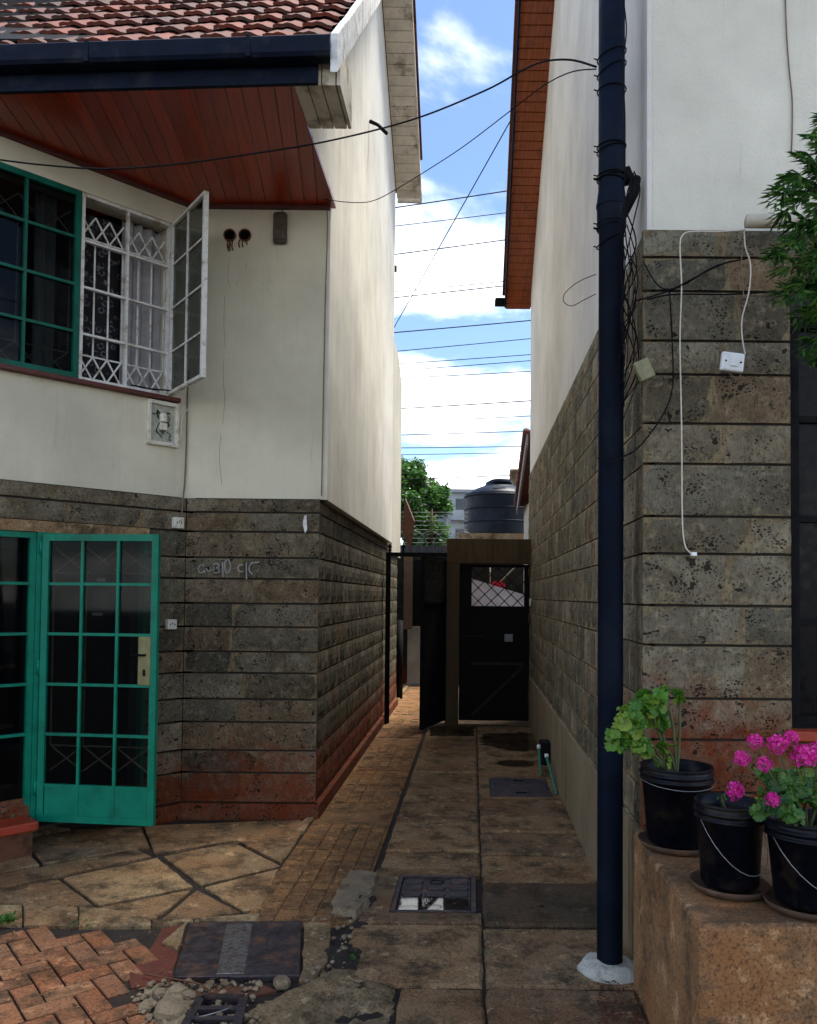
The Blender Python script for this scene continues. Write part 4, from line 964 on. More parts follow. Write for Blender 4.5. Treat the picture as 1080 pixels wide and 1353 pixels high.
# ================================================================== MANHOLES
mh = thing('manhole_cover', 'wet iron manhole cover with ribbed panels among the alley slabs', 'manhole', P(-.2, 4.73, 0))
m = MB(); 
for q in ((hx0 + .004, hx0 + .03, hy0 + .004, hy1 - .004), (hx1 - .03, hx1 - .004, hy0 + .004, hy1 - .004), (hx0 + .03, hx1 - .03, hy0 + .004, hy0 + .03), (hx0 + .03, hx1 - .03, hy1 - .03, hy1 - .004)):
    m.prism([P(q[0], q[2], 0), P(q[1], q[2], 0), P(q[1], q[3], 0), P(q[0], q[3], 0)], -.05, .004, .003)
m.build('frame', M['iron'], mh)
m = MB(); a0, a1, b0, b1 = hx0 + .034, hx1 - .034, hy0 + .034, hy1 - .034
m.prism([P(a0, b0, 0), P(a1, b0, 0), P(a1, b1, 0), P(a0, b1, 0)], -.05, -.008, .002)
for i in range(3):
    for j in range(5):
        u0 = a0 + (a1 - a0) * i / 3 + .008; u1 = a0 + (a1 - a0) * (i + 1) / 3 - .008; v0 = b0 + (b1 - b0) * j / 5 + .007; v1 = b0 + (b1 - b0) * (j + 1) / 5 - .007
        if i == 1 and j in (0, 4):
            cc = P((u0 + u1) / 2, (v0 + v1) / 2, 0); m.tube([cc + Vector((.04 * math.cos(t * .5236), .035 * math.sin(t * .5236), -.004)) for t in range(13)], .004, 5, False); continue
        m.prism([P(u0 + .012, v0, 0), P(u1 - .012, v0, 0), P(u1, (v0 + v1) / 2, 0), P(u1 - .012, v1, 0), P(u0 + .012, v1, 0), P(u0, (v0 + v1) / 2, 0)], -.01, -.002, .003)
m.build('cover', M['iron'], mh)
def wobble(q, amp, seed, n=40):
    out = []
    N_ = len(q)
    for k in range(n):
        t = k / n * N_; i = int(t); p = q[i].lerp(q[(i + 1) % N_], t - i)
        out.append(p + Vector((noise.noise(p * 11 + Vector((seed, 0, 0))), noise.noise(p * 11 + Vector((0, seed, 0))), 0)) * amp)
    return out
def water(q, z, name='puddle', amp=.03, seed=1):
    m = MB(); o = wobble(q, amp, seed); c = sum(o, Vector()) / len(o); vs = [Vector((p.x, p.y, z)) for p in o] + [Vector((p.x, p.y, z - .002)) for p in o]; n = len(o)
    ar = sum(o[i].x * o[(i + 1) % n].y - o[(i + 1) % n].x * o[i].y for i in range(n))
    f = tuple(range(n)); m.add(vs, [f if ar > 0 else f[::-1]] + [(i, (i + 1) % n, n + (i + 1) % n, n + i) if ar < 0 else (n + i, n + (i + 1) % n, (i + 1) % n, i) for i in range(n)]); return m.build(name, M['water'], kind='structure')
water([P(a0 + .005, b0 + .002, 0), P(a1 - .005, b0 + .002, 0), P(a1 - .01, b0 + .17, 0), P(a0 + .2, b0 + .2, 0), P(a0 + .01, b0 + .2, 0)], -.0012, amp=.02)
water([P(.12, 10.1, 0), P(.76, 10.3, 0), P(.78, 9.05, 0), P(.5, 9.0, 0), P(.12, 9.45, 0)], .0075, seed=5, amp=.12)
water([P(-.55, 10.65, 0), P(.03, 10.65, 0), P(.03, 9.95, 0), P(-.5, 9.95, 0)], .0075, seed=9, amp=.05)
def ell(u, d, a, b, n=28): return [P(u + a * math.cos(6.2832 * k / n), d + b * math.sin(6.2832 * k / n), 0) for k in range(n)]
water(ell(.45, 8.38, .19, .16), .0065, seed=7, amp=.02)
water(ell(.30, 4.56, .13, .05), .0045, seed=2, amp=.045)
water(ell(.36, 4.68, .05, .02), .0045, seed=4, amp=.03)
vc = thing('drain_cover', 'small dark iron drain cover set in the alley near the green pipes', 'drain cover', P(.43, 7.35, 0))
m = MB(); m.prism([P(vx0 + .004, vy0 + .004, 0), P(vx1 - .004, vy0 + .004, 0), P(vx1 - .004, vy1 - .004, 0), P(vx0 + .004, vy1 - .004, 0)], -.05, .002, .004)
for i in range(14):
    for j in range(8):
        u = vx0 + .04 + i * .035; v = vy0 + .06 + j * .083; m.box(P(u, v, .001), P(u + .02, v + .03, .005))
m.build('plate', M['iron'], vc); m = MB()
for v in (vy0 + .12, vy1 - .14): m.box(P(.39, v, .003), P(.48, v + .03, .0065))
m.build('slots', M['black'], vc)
bc = thing('inspection_cover', 'large dark steel inspection cover beside the brick paving', 'manhole', gr(160, 1255))
q = Q((502, 342), (798, 337), (792, 484), (458, 487)); cc = sum(q, Vector()) / 4
m = MB(); m.prism(q, -.05, .010, .004); m.build('plate', M['iron'], bc)
q2 = Q((600, 348), (668, 347), (645, 480), (572, 482)); m = MB(); m.prism(q2, .0, .0135, .002)
for j in range(14):
    t = (j + .5) / 14; a_ = q2[0].lerp(q2[3], t); b_ = q2[1].lerp(q2[2], t); 
    for i in range(5): m.bar(a_.lerp(b_, i / 5 + .03) + Vector((0, 0, .015)), a_.lerp(b_, (i + .8) / 5) + Vector((0, .012 if i % 2 else -.012, .015)), .005, .004)
m.build('tread_strip', simple('galvanised_tread', (.14, .13, .12), .5, .6, scale=30, dirt=(.1, .05, .03)), bc)
gt = thing('drain_grate', 'broken slotted drain grate at the bottom edge beside the bricks', 'grate', gr(280, 1335))
m = MB(); G4 = Q((532, 545), (645, 545), (620, 640), (478, 640))
for a_, b_ in ((0, 1), (1, 2), (2, 3), (3, 0)): m.bar(G4[a_] + Vector((0, 0, .006)), G4[b_] + Vector((0, 0, .006)), .035, .03)
for t in (.33, .62): m.bar(G4[0].lerp(G4[3], t) + Vector((0, 0, .006)), G4[1].lerp(G4[2], t) + Vector((0, 0, .006)), .03, .025)
m.build('frame', M['iron'], gt)
m = MB(); m.prism([p for p in G4], -.019, -.012, .001); m.build('pit', M['black'], gt)
cable('stray_wire', 'bent strip of pale wire lying over the drain grate', [gr(250, 1347, .012), gr(280, 1340, .02), gr(310, 1330, .015)], .003, M['steel_wire'])
cable('stray_twig', 'thin reddish twig lying in the rubble below the steel cover', [gr(190, 1287, .01), gr(225, 1293, .015), gr(262, 1300, .02), gr(275, 1308, .01)], .004, M['rust'])
m = MB(); m.prism(Q((500, 515), (700, 500), (730, 515), (560, 545), (490, 540)), -.05, -.002, .006, .006); m.build('rusty_lip', M['rust'], kind='structure')
# rubble: individual chunks
def rock(c, r_, seed, sq=(1, 1, .6), name='rubble_chunk'):
    m = MB(); rr = random.Random(seed); n, k_ = 9, 6; vs = []; fs = []
    for i in range(k_ + 1):
        th = math.pi * i / k_
        for k in range(n):
            ph = 2 * math.pi * k / n; v = Vector((math.sin(th) * math.cos(ph) * sq[0], math.sin(th) * math.sin(ph) * sq[1], math.cos(th) * sq[2]))
            v = v * (1 + .35 * noise.noise(v * 1.6 + Vector((seed, 0, 0))) + .12 * noise.noise(v * 5 + Vector((0, seed, 0)))); vs.append(Vector(c) + v * r_)
    for i in range(k_):
        for k in range(n):
            a = i * n + k; b = i * n + (k + 1) % n; fs.append((a, a + n, b + n, b))
    m.add(vs, fs, False); return m
rk = [((745, 497), .045, 'pale'), ((467, 520), .04, 'pale'), ((555, 500), .022, 'brick red'), ((450, 575), .07, 'grey'), ((500, 530), .03, 'grey'), ((420, 525), .03, 'brown'), ((385, 560), .035, 'brown'), ((596, 500), .018, 'brick red')]
for i, ((x, y), r_, cw) in enumerate(rk):
    o = rock(gr(x / 2, 1050 + y / 2, .004), r_, i + 3).build('rubble_chunk', M['rock'])
    tag(o, ['largest pale concrete lump at the right corner of the steel cover', 'pale concrete lump between the red dirt and the drain grate', 'small reddish stone under the middle of the steel cover', 'big grey aggregate lump left of the drain grate', 'small grey stone just above the drain grate', 'brown lump beside the red dirt', 'brown lump at the edge of the bricks', 'smallest reddish stone under the steel cover'][i], 'rubble', 'rubble round the steel cover')
gm = MB()
for _ in range(260):
    p = gr(rnd.uniform(175, 345), rnd.uniform(1296, 1370), .0) if rnd.random() < .75 else gr(rnd.uniform(400, 470), rnd.uniform(1215, 1300), 0)
    sz = rnd.uniform(.004, .016); hull = rock(p + Vector((0, 0, sz * .3)), sz, rnd.randint(1, 9999)); gm.add([v for v in hull.v], hull.f, False)
gm.build('loose_gravel', M['rock'], kind='stuff')
m = MB(); q = Q((905, 235), (925, 205), (1005, 212), (975, 300), (938, 328), (872, 322), (880, 280)); m.prism(q, -.05, .028, .03, .012, .05); o = m.build('broken_kerb', M['rock']); tag(o, 'broken lump of kerb concrete at the end of the ochre path', 'broken kerb')
# weeds
def weed(c, n, h_, seed, label):
    m = MB(); rr = random.Random(seed)
    for _ in range(n):
        a = rr.uniform(0, 6.28); p = Vector(c) + Vector((rr.gauss(0, .03), rr.gauss(0, .03), 0)); dr = Vector((math.cos(a) * .7, math.sin(a) * .7, rr.uniform(.4, 1.2))).normalized(); L = h_ * rr.uniform(.5, 1.2); sd_ = dr.cross(Vector((0, 0, 1))).normalized() * L * .14
        q1 = p + dr * L * .5; q2_ = p + dr * L + Vector((0, 0, -L * .3)); m.add([p - sd_ * .4, p + sd_ * .4, q1 + sd_, q2_, q1 - sd_], [(0, 1, 2, 4), (4, 2, 3)])
    o = m.build('weed', M['weed']); tag(o, label, 'weed')
weed(gr(457, 1266), 90, .032, 1, 'small green weed in the gap beside the alley slabs'); weed(gr(6, 1217), 120, .05, 2, 'green weed tuft at the left end of the kerb'); weed(gr(110, 1221), 25, .03, 3, 'tiny weed sprouting between kerb and bricks')
m = MB(); rr = random.Random(5)
for _ in range(500):
    p = gr(rr.uniform(790, 862), rr.uniform(1296, 1400), .006); s_ = rr.uniform(.003, .010); a = rr.uniform(0, 6.28); e = Vector((math.cos(a), math.sin(a), 0)) * s_; f = Vector((-e.y, e.x, 0)) * .6
    m.add([p - e, p - f, p + e, p + f, p + Vector((0, 0, s_ * .5))], [(0, 1, 4), (1, 2, 4), (2, 3, 4), (3, 0, 4)])
m.build('leaf_litter', M['red_dirt'], kind='stuff')
# scattered bits over the paving
m = MB()
for _ in range(420):
    p = gr(rr.uniform(0, 800), rr.uniform(1000, 1350), .003); s_ = rr.uniform(.002, .006); a = rr.uniform(0, 6.28); e = Vector((math.cos(a), math.sin(a), 0)) * s_; f = Vector((-e.y, e.x, 0)) * rr.uniform(.4, 1)
    m.add([p - e, p - f, p + e, p + f, p + Vector((0, 0, s_ * .6))], [(0, 1, 4), (1, 2, 4), (2, 3, 4), (3, 0, 4)])
m.build('grit', M['rock'], kind='stuff')
m = MB()
for _ in range(230):
    if rr.random() < .5: p = gr(rr.uniform(200, 560), rr.uniform(1210, 1352), .004)
    else: p = gr(rr.uniform(0, 800), rr.uniform(980, 1350), .004)
    s_ = rr.uniform(.006, .018); a = rr.uniform(0, 6.28); e = Vector((math.cos(a), math.sin(a), rr.uniform(-.1, .3))) * s_; f = Vector((-e.y, e.x, s_ * rr.uniform(-.2, .4))) * .35
    p = p + Vector((0, 0, .004)); m.add([p - e, p - f + Vector((0, 0, .002)), p + e, p + f], [(0, 1, 2, 3)])
m.build('dry_leaves', simple('dry_leaf', (.20, .09, .03), .8, scale=60, isl=.8), kind='stuff')
for (x, y, n_, lb) in ((560, 1212, 26, 'tiny weed in the joint behind the slab below the manhole'), (640, 1260, 30, 'tiny weed in the centre joint of the alley'), (372, 1135, 22, 'tiny weed where the ochre path meets the apron slabs'), (705, 1000, 22, 'tiny weed at the foot of the right wall'), (20, 1090, 20, 'tiny weed below the red doorstep')):
    weed(gr(x, y), n_, .018, x, lb)
# green stand pipes by the right wall
gp_ = thing('tap_pipes', 'pair of green water pipes with a black valve at the foot of the right wall', 'pipe', P(.7, 7.3, 0))
for pts in ([P(.735, 7.1, .0), P(.715, 7.5, .14), P(.70, 7.65, .21)], [P(.665, 7.85, .0), P(.66, 7.95, .14), P(.655, 8.0, .23)]):
    m = MB(); m.tube(smooth_path(pts), .015, 10); pp_ = m.build('pipe', M['green_pipe'], gp_)
    m = MB(); m.tube([pts[-1] - Vector((0, 0, .005)), pts[-1] + Vector((0, .01, .03))], .019, 10); m.build('cap', M['switch'], pp_)
m = MB(); m.box(P(.68, 7.9, .08), P(.76, 8.1, .30)); m.build('valve', M['black_metal'], gp_, bevel=.01)
# ================================================================== GATES
YG = 10.9
pr = thing('gate_pier', 'mossy concrete gate pier and lintel framing the right black gate', 'gate pier', at(598, 950, YG))
x0, x1, xr = at(590, 800, YG).x, at(607, 800, YG).x, P(RU, YG, 0).x + .05
m = MB(); m.box((x0, YG, -.05), (x1, YG + .22, 2.14)); m.box((x0, YG, 2.14), (xr, YG + .22, 2.47)); m.build('pier', plaster_mat('mossy_cement', (.085, .058, .030), 1.0, (.012, .010, .007), bs=1.0, dirt=.9, cast=25), pr, bevel=.008)
rg = thing('metal_gate', 'closed black sheet metal gate with a diamond mesh window', 'gate', at(650, 950, YG))
gx0, gx1 = x1 + .012, xr - .05; yg = YG + .1
m = MB(); zb0, zw0, zw1, zt0 = .04, 1.55, 2.09, 2.13
m.box((gx0, yg, zb0), (gx1, yg + .02, zw0)); m.box((gx0, yg - .012, zb0), (gx0 + .16, yg + .028, zt0)); m.box((gx1 - .07, yg - .012, zb0), (gx1, yg + .028, zt0)); m.box((gx0 + .16, yg - .012, zw1), (gx1 - .07, yg + .028, zt0)); m.box((gx0 + .16, yg - .012, zw0 - .03), (gx1 - .07, yg + .028, zw0 + .02)); m.box((gx0 + .16, yg - .012, .04), (gx1 - .07, yg + .028, .09))
m.build('leaf', M['black_metal'], rg)
for z in (.3, 1.35, 1.98):
    m = MB(); m.tube([Vector((gx1 - .005, yg - .02, z)), Vector((gx1 - .005, yg - .02, z + .12))], .016, 8); m.build('hinge', M['rust'], rg)
m = MB(); m.box((gx0 + .165, yg - .008, .78), (gx1 - .075, yg - .0005, .815)); m.bar((gx0 + .17, yg - .005, .1), (gx1 - .08, yg - .005, .77), .03, .008, (0, 1, 0)); m.build('brace', M['iron_dark'], rg)
m = MB(); m.tube([Vector((gx0 + .06, yg - .035, 1.16)), Vector((gx0 + .34, yg - .035, 1.16))], .009, 8); m.build('bolt', M['iron_dark'], rg)
m = MB(); n = 5; wx = (gx1 - .07) - (gx0 + .16); hz = zw1 - zw0
for i in range(-4, 6):
    for sgn in (1, -1):
        xa = gx0 + .16 + wx * i / 4; xb = xa + sgn * hz
        a_, b_ = Vector((xa, yg + .01, zw0)), Vector((xb, yg + .01, zw1))
        t0, t1 = 0, 1; lo, hi = gx0 + .16, gx1 - .07
        for bound, side in ((lo, 1), (hi, -1)):
            fa, fb = (a_.x - bound) * side, (b_.x - bound) * side
            if fa < 0 and fb < 0: t0 = 2; break
            if fa < 0: t0 = max(t0, fa / (fa - fb))
            elif fb < 0: t1 = min(t1, fa / (fa - fb))
        if t0 < t1: m.bar(a_.lerp(b_, t0), a_.lerp(b_, t1), .012, .012, (0, 1, 0))
m.build('mesh_panel', M['black_metal'], rg)
m = MB(); c = at(672, 843, yg - .02); m.box(c + Vector((-.05, 0, -.05)), c + Vector((.06, .015, .05))); m.build('lock', M['steel_wire'], rg, bevel=.004)
m = MB(); c = at(702, 796, YG - .02); m.box(c + Vector((-.02, 0, -.05)), c + Vector((.015, .03, .05))); o = m.build('door_bell', M['socket'], bevel=.004); tag(o, 'tiny pale bell push at the right edge of the black gate', 'bell')
fg = thing('gateway', 'thin black gate frame with two small spikes against the left stone wall', 'gateway', P(-1.14, YG, 0))
zf = 2.22; lx = P(-1.13, YG, 0).x
m = MB(); m.box((lx - .03, YG - .02, -.02), (lx + .035, YG + .04, zf)); m.build('post', M['black_metal'], fg)
m = MB(); m.box((lx - .03, YG - .02, zf), (x0, YG + .04, zf + .055)); m.build('top_rail', M['black_metal'], fg)
for s_ in (.02, .2):
    m = MB(); p = Vector((lx + s_, YG + .01, zf + .05)); m.tube([p, p + Vector((0, 0, .07)), p + Vector((0, 0, .075)), p + Vector((0, 0, .13))], [.012, .012, .035, .002], 8); m.build('spike', M['black_metal'], fg)
lg = thing('metal_gate', 'open black metal gate leaf with perforated top swung towards the camera', 'gate', (x0 - .02, YG, 0))
ha = Vector((x0 - .015, YG - .02, 0)); hb = at(559, 900, 10.12); hb.z = 0
gd = (hb - ha); gn = Vector((gd.y, -gd.x, 0)).normalized()
m = MB(); m.obox(ha + Vector((0, 0, .05)), gd, gn * .02, (0, 0, 1.55)); m.bar(hb + Vector((0, 0, .05)) + gn * .01, hb + Vector((0, 0, 2.2)) + gn * .01, .045, .045, gn); m.bar(ha + Vector((0, 0, .05)) + gn * .01, ha + Vector((0, 0, 2.2)) + gn * .01, .04, .04, gn); m.bar(ha + Vector((0, 0, 2.18)), hb + Vector((0, 0, 2.18)), .04, .04); m.bar(ha + Vector((0, 0, 1.62)), hb + Vector((0, 0, 1.62)), .04, .04); m.build('leaf', M['black_metal'], lg)
m = MB(); L = gd.length; gu = gd.normalized()
for i in range(-9, 18):
    for sg in (1, -1):
        s_ = L * i / 9; a_, b_ = Vector((s_, 0, 1.62)), Vector((s_ + sg * .28, 0, 2.18))
        t0, t1 = 0, 1
        for bound, side in ((0, 1), (L, -1)):
            fa, fb = (a_.x - bound) * side, (b_.x - bound) * side
            if fa < 0 and fb < 0: t0 = 2; break
            if fa < 0: t0 = max(t0, fa / (fa - fb))
            elif fb < 0: t1 = min(t1, fa / (fa - fb))
        if t0 < t1:
            p0, p1 = a_.lerp(b_, t0), a_.lerp(b_, t1); m.bar(ha + gu * p0.x + gn * .01 + Vector((0, 0, p0.z)), ha + gu * p1.x + gn * .01 + Vector((0, 0, p1.z)), .016, .006, gn)
m.build('mesh_panel', M['black_metal'], lg)
# beyond the gates
YB = 15.8
bw = thing('boundary_wall', 'dark stone boundary wall across the far end of the yard', 'wall', (0, YB, 0))
m = MB(); m.box((-3, YB, 0), (6, YB + .2, 2.45)); m.build('stone', stone_mat('dark_yard_stone', .5, tone=.35), bw)
fs_ = thing('sheet_fence', 'low strip of dark corrugated metal on top of the far wall', 'fence', (0, YB, 2.45))
m = MB(); vs = []; n = 160
for i in range(n + 1):
    x = -3 + 5 * i / n; y = YB + .1 + .02 * math.sin(i * 1.3); vs += [(x, y, 2.45), (x, y, 2.68)]
m.add(vs, [(2 * i, 2 * i + 2, 2 * i + 3, 2 * i + 1) for i in range(n)], True); m.build('sheet', M['fence_sheet'], fs_)
wp = thing('white_panel', 'pale grey board standing at the end of the left passage', 'board', at(550, 905, 15.5)); c0_, c1_ = at(538, 905, 15.5), at(562, 828, 15.5)
m = MB(); m.box((c0_.x, 15.48, 0.05), (c1_.x + .1, 15.52, c1_.z)); m.build('board', simple('pale_board', (.30, .32, .27), .6, scale=3), wp); m = MB(); m.box((c0_.x - .03, 15.46, -.02), (c1_.x + .1, 15.54, .05)); m.build('base', M['steel_wire'], wp)
m = MB(); a_ = at(529, 820, 13.6); m.tube([(a_.x, 13.6, 0), (a_.x, 13.6, a_.z)], .055, 10); o = m.build('short_post', M['black_metal']); tag(o, 'short thick black post beyond the left gate frame', 'post')
m = MB(); a_, b_ = at(537, 738, 14.6), at(537, 828, 14.6); m.box((a_.x - .04, 14.6, 1.1), (a_.x + .12, 14.7, 2.4)); o = m.build('timber_post', simple('brown_post', (.16, .10, .06), .8)); tag(o, 'pale brown timber post in the left passage above the short post', 'post')
m = MB(); a_, b_ = at(541, 740, 15.2), at(561, 826, 15.2); m.box((a_.x, 15.2, b_.z), (b_.x, 15.3, a_.z)); o = m.build('metal_shutter', M['black_metal']); tag(o, 'black shutter over the far end of the left passage', 'shutter')
aw = MB(); p = [at(536, 660, 14), at(548, 690, 14), at(543, 728, 14), at(531, 700, 14)]; aw.add(p + [v + Vector((0, .5, .1)) for v in p], [(3, 2, 1, 0), (4, 5, 6, 7), (0, 1, 5, 4), (1, 2, 6, 5), (2, 3, 7, 6), (3, 0, 4, 7)]); o = aw.build('rusty_awning', M['rust']); tag(o, 'rusty brown scrap of awning behind the roughcast wall', 'awning')
# laundry
sh = MB(); vs = []; n, k_ = 24, 8; a_, b_ = at(618, 763, 12.6), at(700, 788, 12.4)
for i in range(n + 1):
    t = i / n; top = a_.lerp(b_, t)
    for j in range(k_ + 1): vs.append(top + Vector((0, .05 * math.sin(i * .9) * (j / k_) + .02 * math.sin(i * 2.1), -.75 * j / k_)))
sh.add(vs, [(i * (k_ + 1) + j, (i + 1) * (k_ + 1) + j, (i + 1) * (k_ + 1) + j + 1, i * (k_ + 1) + j + 1) for i in range(n) for j in range(k_)], True); o = sh.build('hanging_sheet', M['white_sheet']); tag(o, 'white and lavender sheet hung to dry behind the closed gate', 'laundry')
sh = MB(); vs = []; a_ = at(648, 772, 12.7); b_ = at(668, 772, 12.7)
for i in range(9):
    t = i / 8; top = a_.lerp(b_, t) + Vector((0, 0, .06 * math.sin(t * 3.14)))
    for j in range(3): vs.append(top + Vector((0, .03 * math.sin(i * 2), -.12 * j)))
sh.add(vs, [(i * 3 + j, (i + 1) * 3 + j, (i + 1) * 3 + j + 1, i * 3 + j + 1) for i in range(8) for j in range(2)], True); o = sh.build('red_garment', M['red_cloth']); tag(o, 'red garment hanging behind the white sheet', 'laundry')
m = MB(); m.tube([at(612, 760, 12.6), at(700, 786, 12.4)], .006); o = m.build('washing_line', M['wire']); tag(o, 'washing line holding the white sheet', 'washing line')
m = MB(); m.tube([at(662, 768, 12.9), at(680, 750, 12.9)], .012, 8); m.tube([at(648, 748, 12.9), at(648, 775, 12.9)], .01, 8); o = m.build('line_prop', M['beige_bar']); tag(o, 'pale wooden prop crossing above the red garment', 'pole')
# tank and stand
tk = thing('water_tank', 'round blue black plastic water tank above the closed gate', 'water tank', (1.87, 17.2, 2.96))
m = MB(); R0 = .735; pf = [(R0 * .98, 0), (R0, .03)]
for k in range(3):
    z = .05 + k * .27; pf += [(R0, z), (R0, z + .21), (R0, z + .222), (R0 + .006, z + .224), (R0 + .012, z + .232), (R0 + .012, z + .242), (R0 + .006, z + .25), (R0, z + .252), (R0, z + .262)]
pf += [(R0 - .01, .88), (R0 * .7, 1.0), (.30, 1.08), (.29, 1.13), (.27, 1.155), (0.02, 1.16)]
m.lathe((1.90, 17.2, 2.96), pf, 48); m.build('shell', M['tank'], tk)
m = MB(); m.obox((1.72, 16.58, 3.86), (.24, 0, 0), (0, .2, .08), (0, 0, .05)); m.lathe((1.92, 17.1, 4.08), [(.24, 0), (.24, .05), (.2, .07), (0.01, .075)], 24); m.build('lid', M['tank'], tk)
m = MB(); m.tube([(2.58, 16.5, 2.98), (2.58, 16.5, 3.8)], .02); m.build('outlet_pipe', M['steel_wire'], tk)
ts = thing('tank_stand', 'concrete slab stand under the blue black water tank', 'stand', (1.87, 17.2, 0))
m = MB(); m.box((1.0, 16.2, 2.84), (3.0, 18.2, 2.955)); m.build('slab', M['kerb'], ts)
for x, y in ((1.1, 16.3), (2.8, 16.3), (1.1, 18.0), (2.8, 18.0)):
    m = MB(); m.box((x, y, 0), (x + .15, y + .15, 2.84)); m.build('leg', M['tower'], ts)
# neighbour's lean-to roof on the right beyond the house
lt = thing('tiled_outbuilding', 'edge of a low red tiled roof beyond the end of the right house', 'outbuilding', P(.9, 13, 0))
a_ = [P(.775, 12.0, 4.10), P(.775, 14.6, 3.32)]
m = MB()
for k in range(8):
    p = a_[0].lerp(a_[1], k / 8); q_ = a_[0].lerp(a_[1], (k + 1.15) / 8); m.obox(p + Vector((0, 0, .0 + .02)), q_ - p, (1.6, 0, 0), (0, 0, .045)); m.tube([p + Vector((0, 0, .05)), q_ + Vector((0, 0, .05))], .05, 8)
m.build('roof', M['tile'], lt)
m = MB(); m.obox(a_[0] - Vector((0, 0, .16)), a_[1] - a_[0], (.03, 0, 0), (0, 0, .16)); m.build('fascia', simple('grey_fascia', (.22, .2, .2), .7), lt)
m = MB(); m.box((a_[1].x + .12, 12.0, 0), (a_[1].x + 2, 14.5, 3.30)); m.build('wall', M['plaster_rough'], lt)
m = MB(); p = at(678, 632, 19); m.box((p.x - .06, 19, 2.3), (p.x + .12, 19.2, p.z + .22)); o = m.build('concrete_post', M['kerb']); tag(o, 'grey concrete post sticking up beside the water tank', 'post')
# security wire on the far wall
ew = thing('security_fence', 'security wires with pale coils on the far boundary wall', 'wire fence', (.1, YB, 2.7))
for k in range(8):
    m = MB(); z = 2.72 + k * .085; m.tube([(-1.6, YB + .1, z), (1.15, YB + .1, z + .02)], .0025, 4); m.build('wire', M['steel_wire'], ew)
for k in range(9):
    m = MB(); cx_ = -1.5 + k * .32; m.tube([(cx_ + .26 * math.cos(t * .3), YB + .1 + .02 * t / 20, 2.66 + .30 * math.sin(t * .3)) for t in range(0, 21)], .004, 4, False); m.build('coil', M['steel_wire'], ew)
for x in (-1.4, .45):
    m = MB(); m.tube([(x, YB + .1, 2.5), (x, YB + .1, 3.4)], .012, 6); m.build('post', M['rust'], ew)
# ================================================================== FAR: tree, apartment tower
def crown(m, c, rad, n, ls, seed):
    rr = random.Random(seed); cl = []
    for _ in range(70):
        v = Vector((rr.gauss(0, 1), rr.gauss(0, 1), rr.gauss(0, 1))).normalized() * rr.uniform(.55, 1.0) ** .5
        cl.append((Vector((c[0] + v.x * rad[0], c[1] + v.y * rad[1], c[2] + v.z * rad[2])), rr.uniform(.22, .42)))
    for _ in range(n):
        cc_, cr_ = rr.choice(cl); v = Vector((rr.gauss(0, 1), rr.gauss(0, 1), rr.gauss(0, .8))).normalized() * cr_ * rr.uniform(.4, 1.05); p = cc_ + v
        a = Vector((rr.gauss(0, 1), rr.gauss(0, 1), rr.gauss(0, .6))).normalized(); b = a.cross(Vector((rr.gauss(0, 1), rr.gauss(0, 1), rr.gauss(0, 1)))).normalized(); L = ls * rr.uniform(.6, 1.3)
        m.add([p - a * L, p + b * L * .42, p + a * L, p - b * L * .42], [(0, 1, 2, 3)])
tr = thing('tree', 'dense round green tree rising beyond the far wall', 'tree', (.25, 24, 0))
m = MB(); crown(m, (-.13, 24, 3.85), (1.22, 1.4, 1.65), 32000, .08, 1); m.build('crown', M['leaf_tree'], tr)
m = MB(); m.tube([(.2, 24, 0), (.15, 24, 1.5), (.3, 24, 2.8), (.25, 24, 4.5)], [.16, .13, .09, .03], 10)
for k in range(6): a = k * 1.05; m.tube([(.2, 24, 2.2 + k * .2), (.2 + .5 * math.cos(a), 24 + .5 * math.sin(a), 3 + k * .2), (.2 + .95 * math.cos(a), 24 + .95 * math.sin(a), 3.6 + k * .2)], [.06, .04, .015], 6)
m.build('trunk', M['bark'], tr)
YT = 62
tw = thing('apartment_block', 'distant grey apartment block between the tree and the water tank', 'building', (5, YT, 0))
tx0, tx1, tz = at(590, 690, YT).x, at(668, 690, YT).x, at(600, 651, YT).z
m = MB(); m.box((tx0, YT, 0), (tx1, YT + 12, tz)); m.box((tx0 - .15, YT - .3, tz), (tx1 + .15, YT + 12, tz + .25)); m.build('wall', M['tower'], tw)
for f in range(3):
    z = tz - 1.4 - f * 2.3
    for k in range(3):
        xx = tx0 + .7 + k * 1.45
        m = MB(); m.box((xx, YT - .04, z), (xx + 1.15, YT + .1, z + .95)); w_ = m.build('window', M['tower_dark'], tw)
    m = MB(); m.box((tx0 + .3, YT - .9, z - .75), (tx0 + 3.4, YT - .01, z - .55)); m.box((tx0 + .3, YT - .92, z - .5), (tx0 + 3.4, YT - .85, z + .0)); m.build('balcony', M['tower'], tw)
m = MB(); m.box((tx0 - 1.2, YT + .5, 0), (tx0 - .002, YT + 8, tz - .9)); m.build('side_wing', simple('blue_grey_wing', (.16, .19, .21), .7), tw)
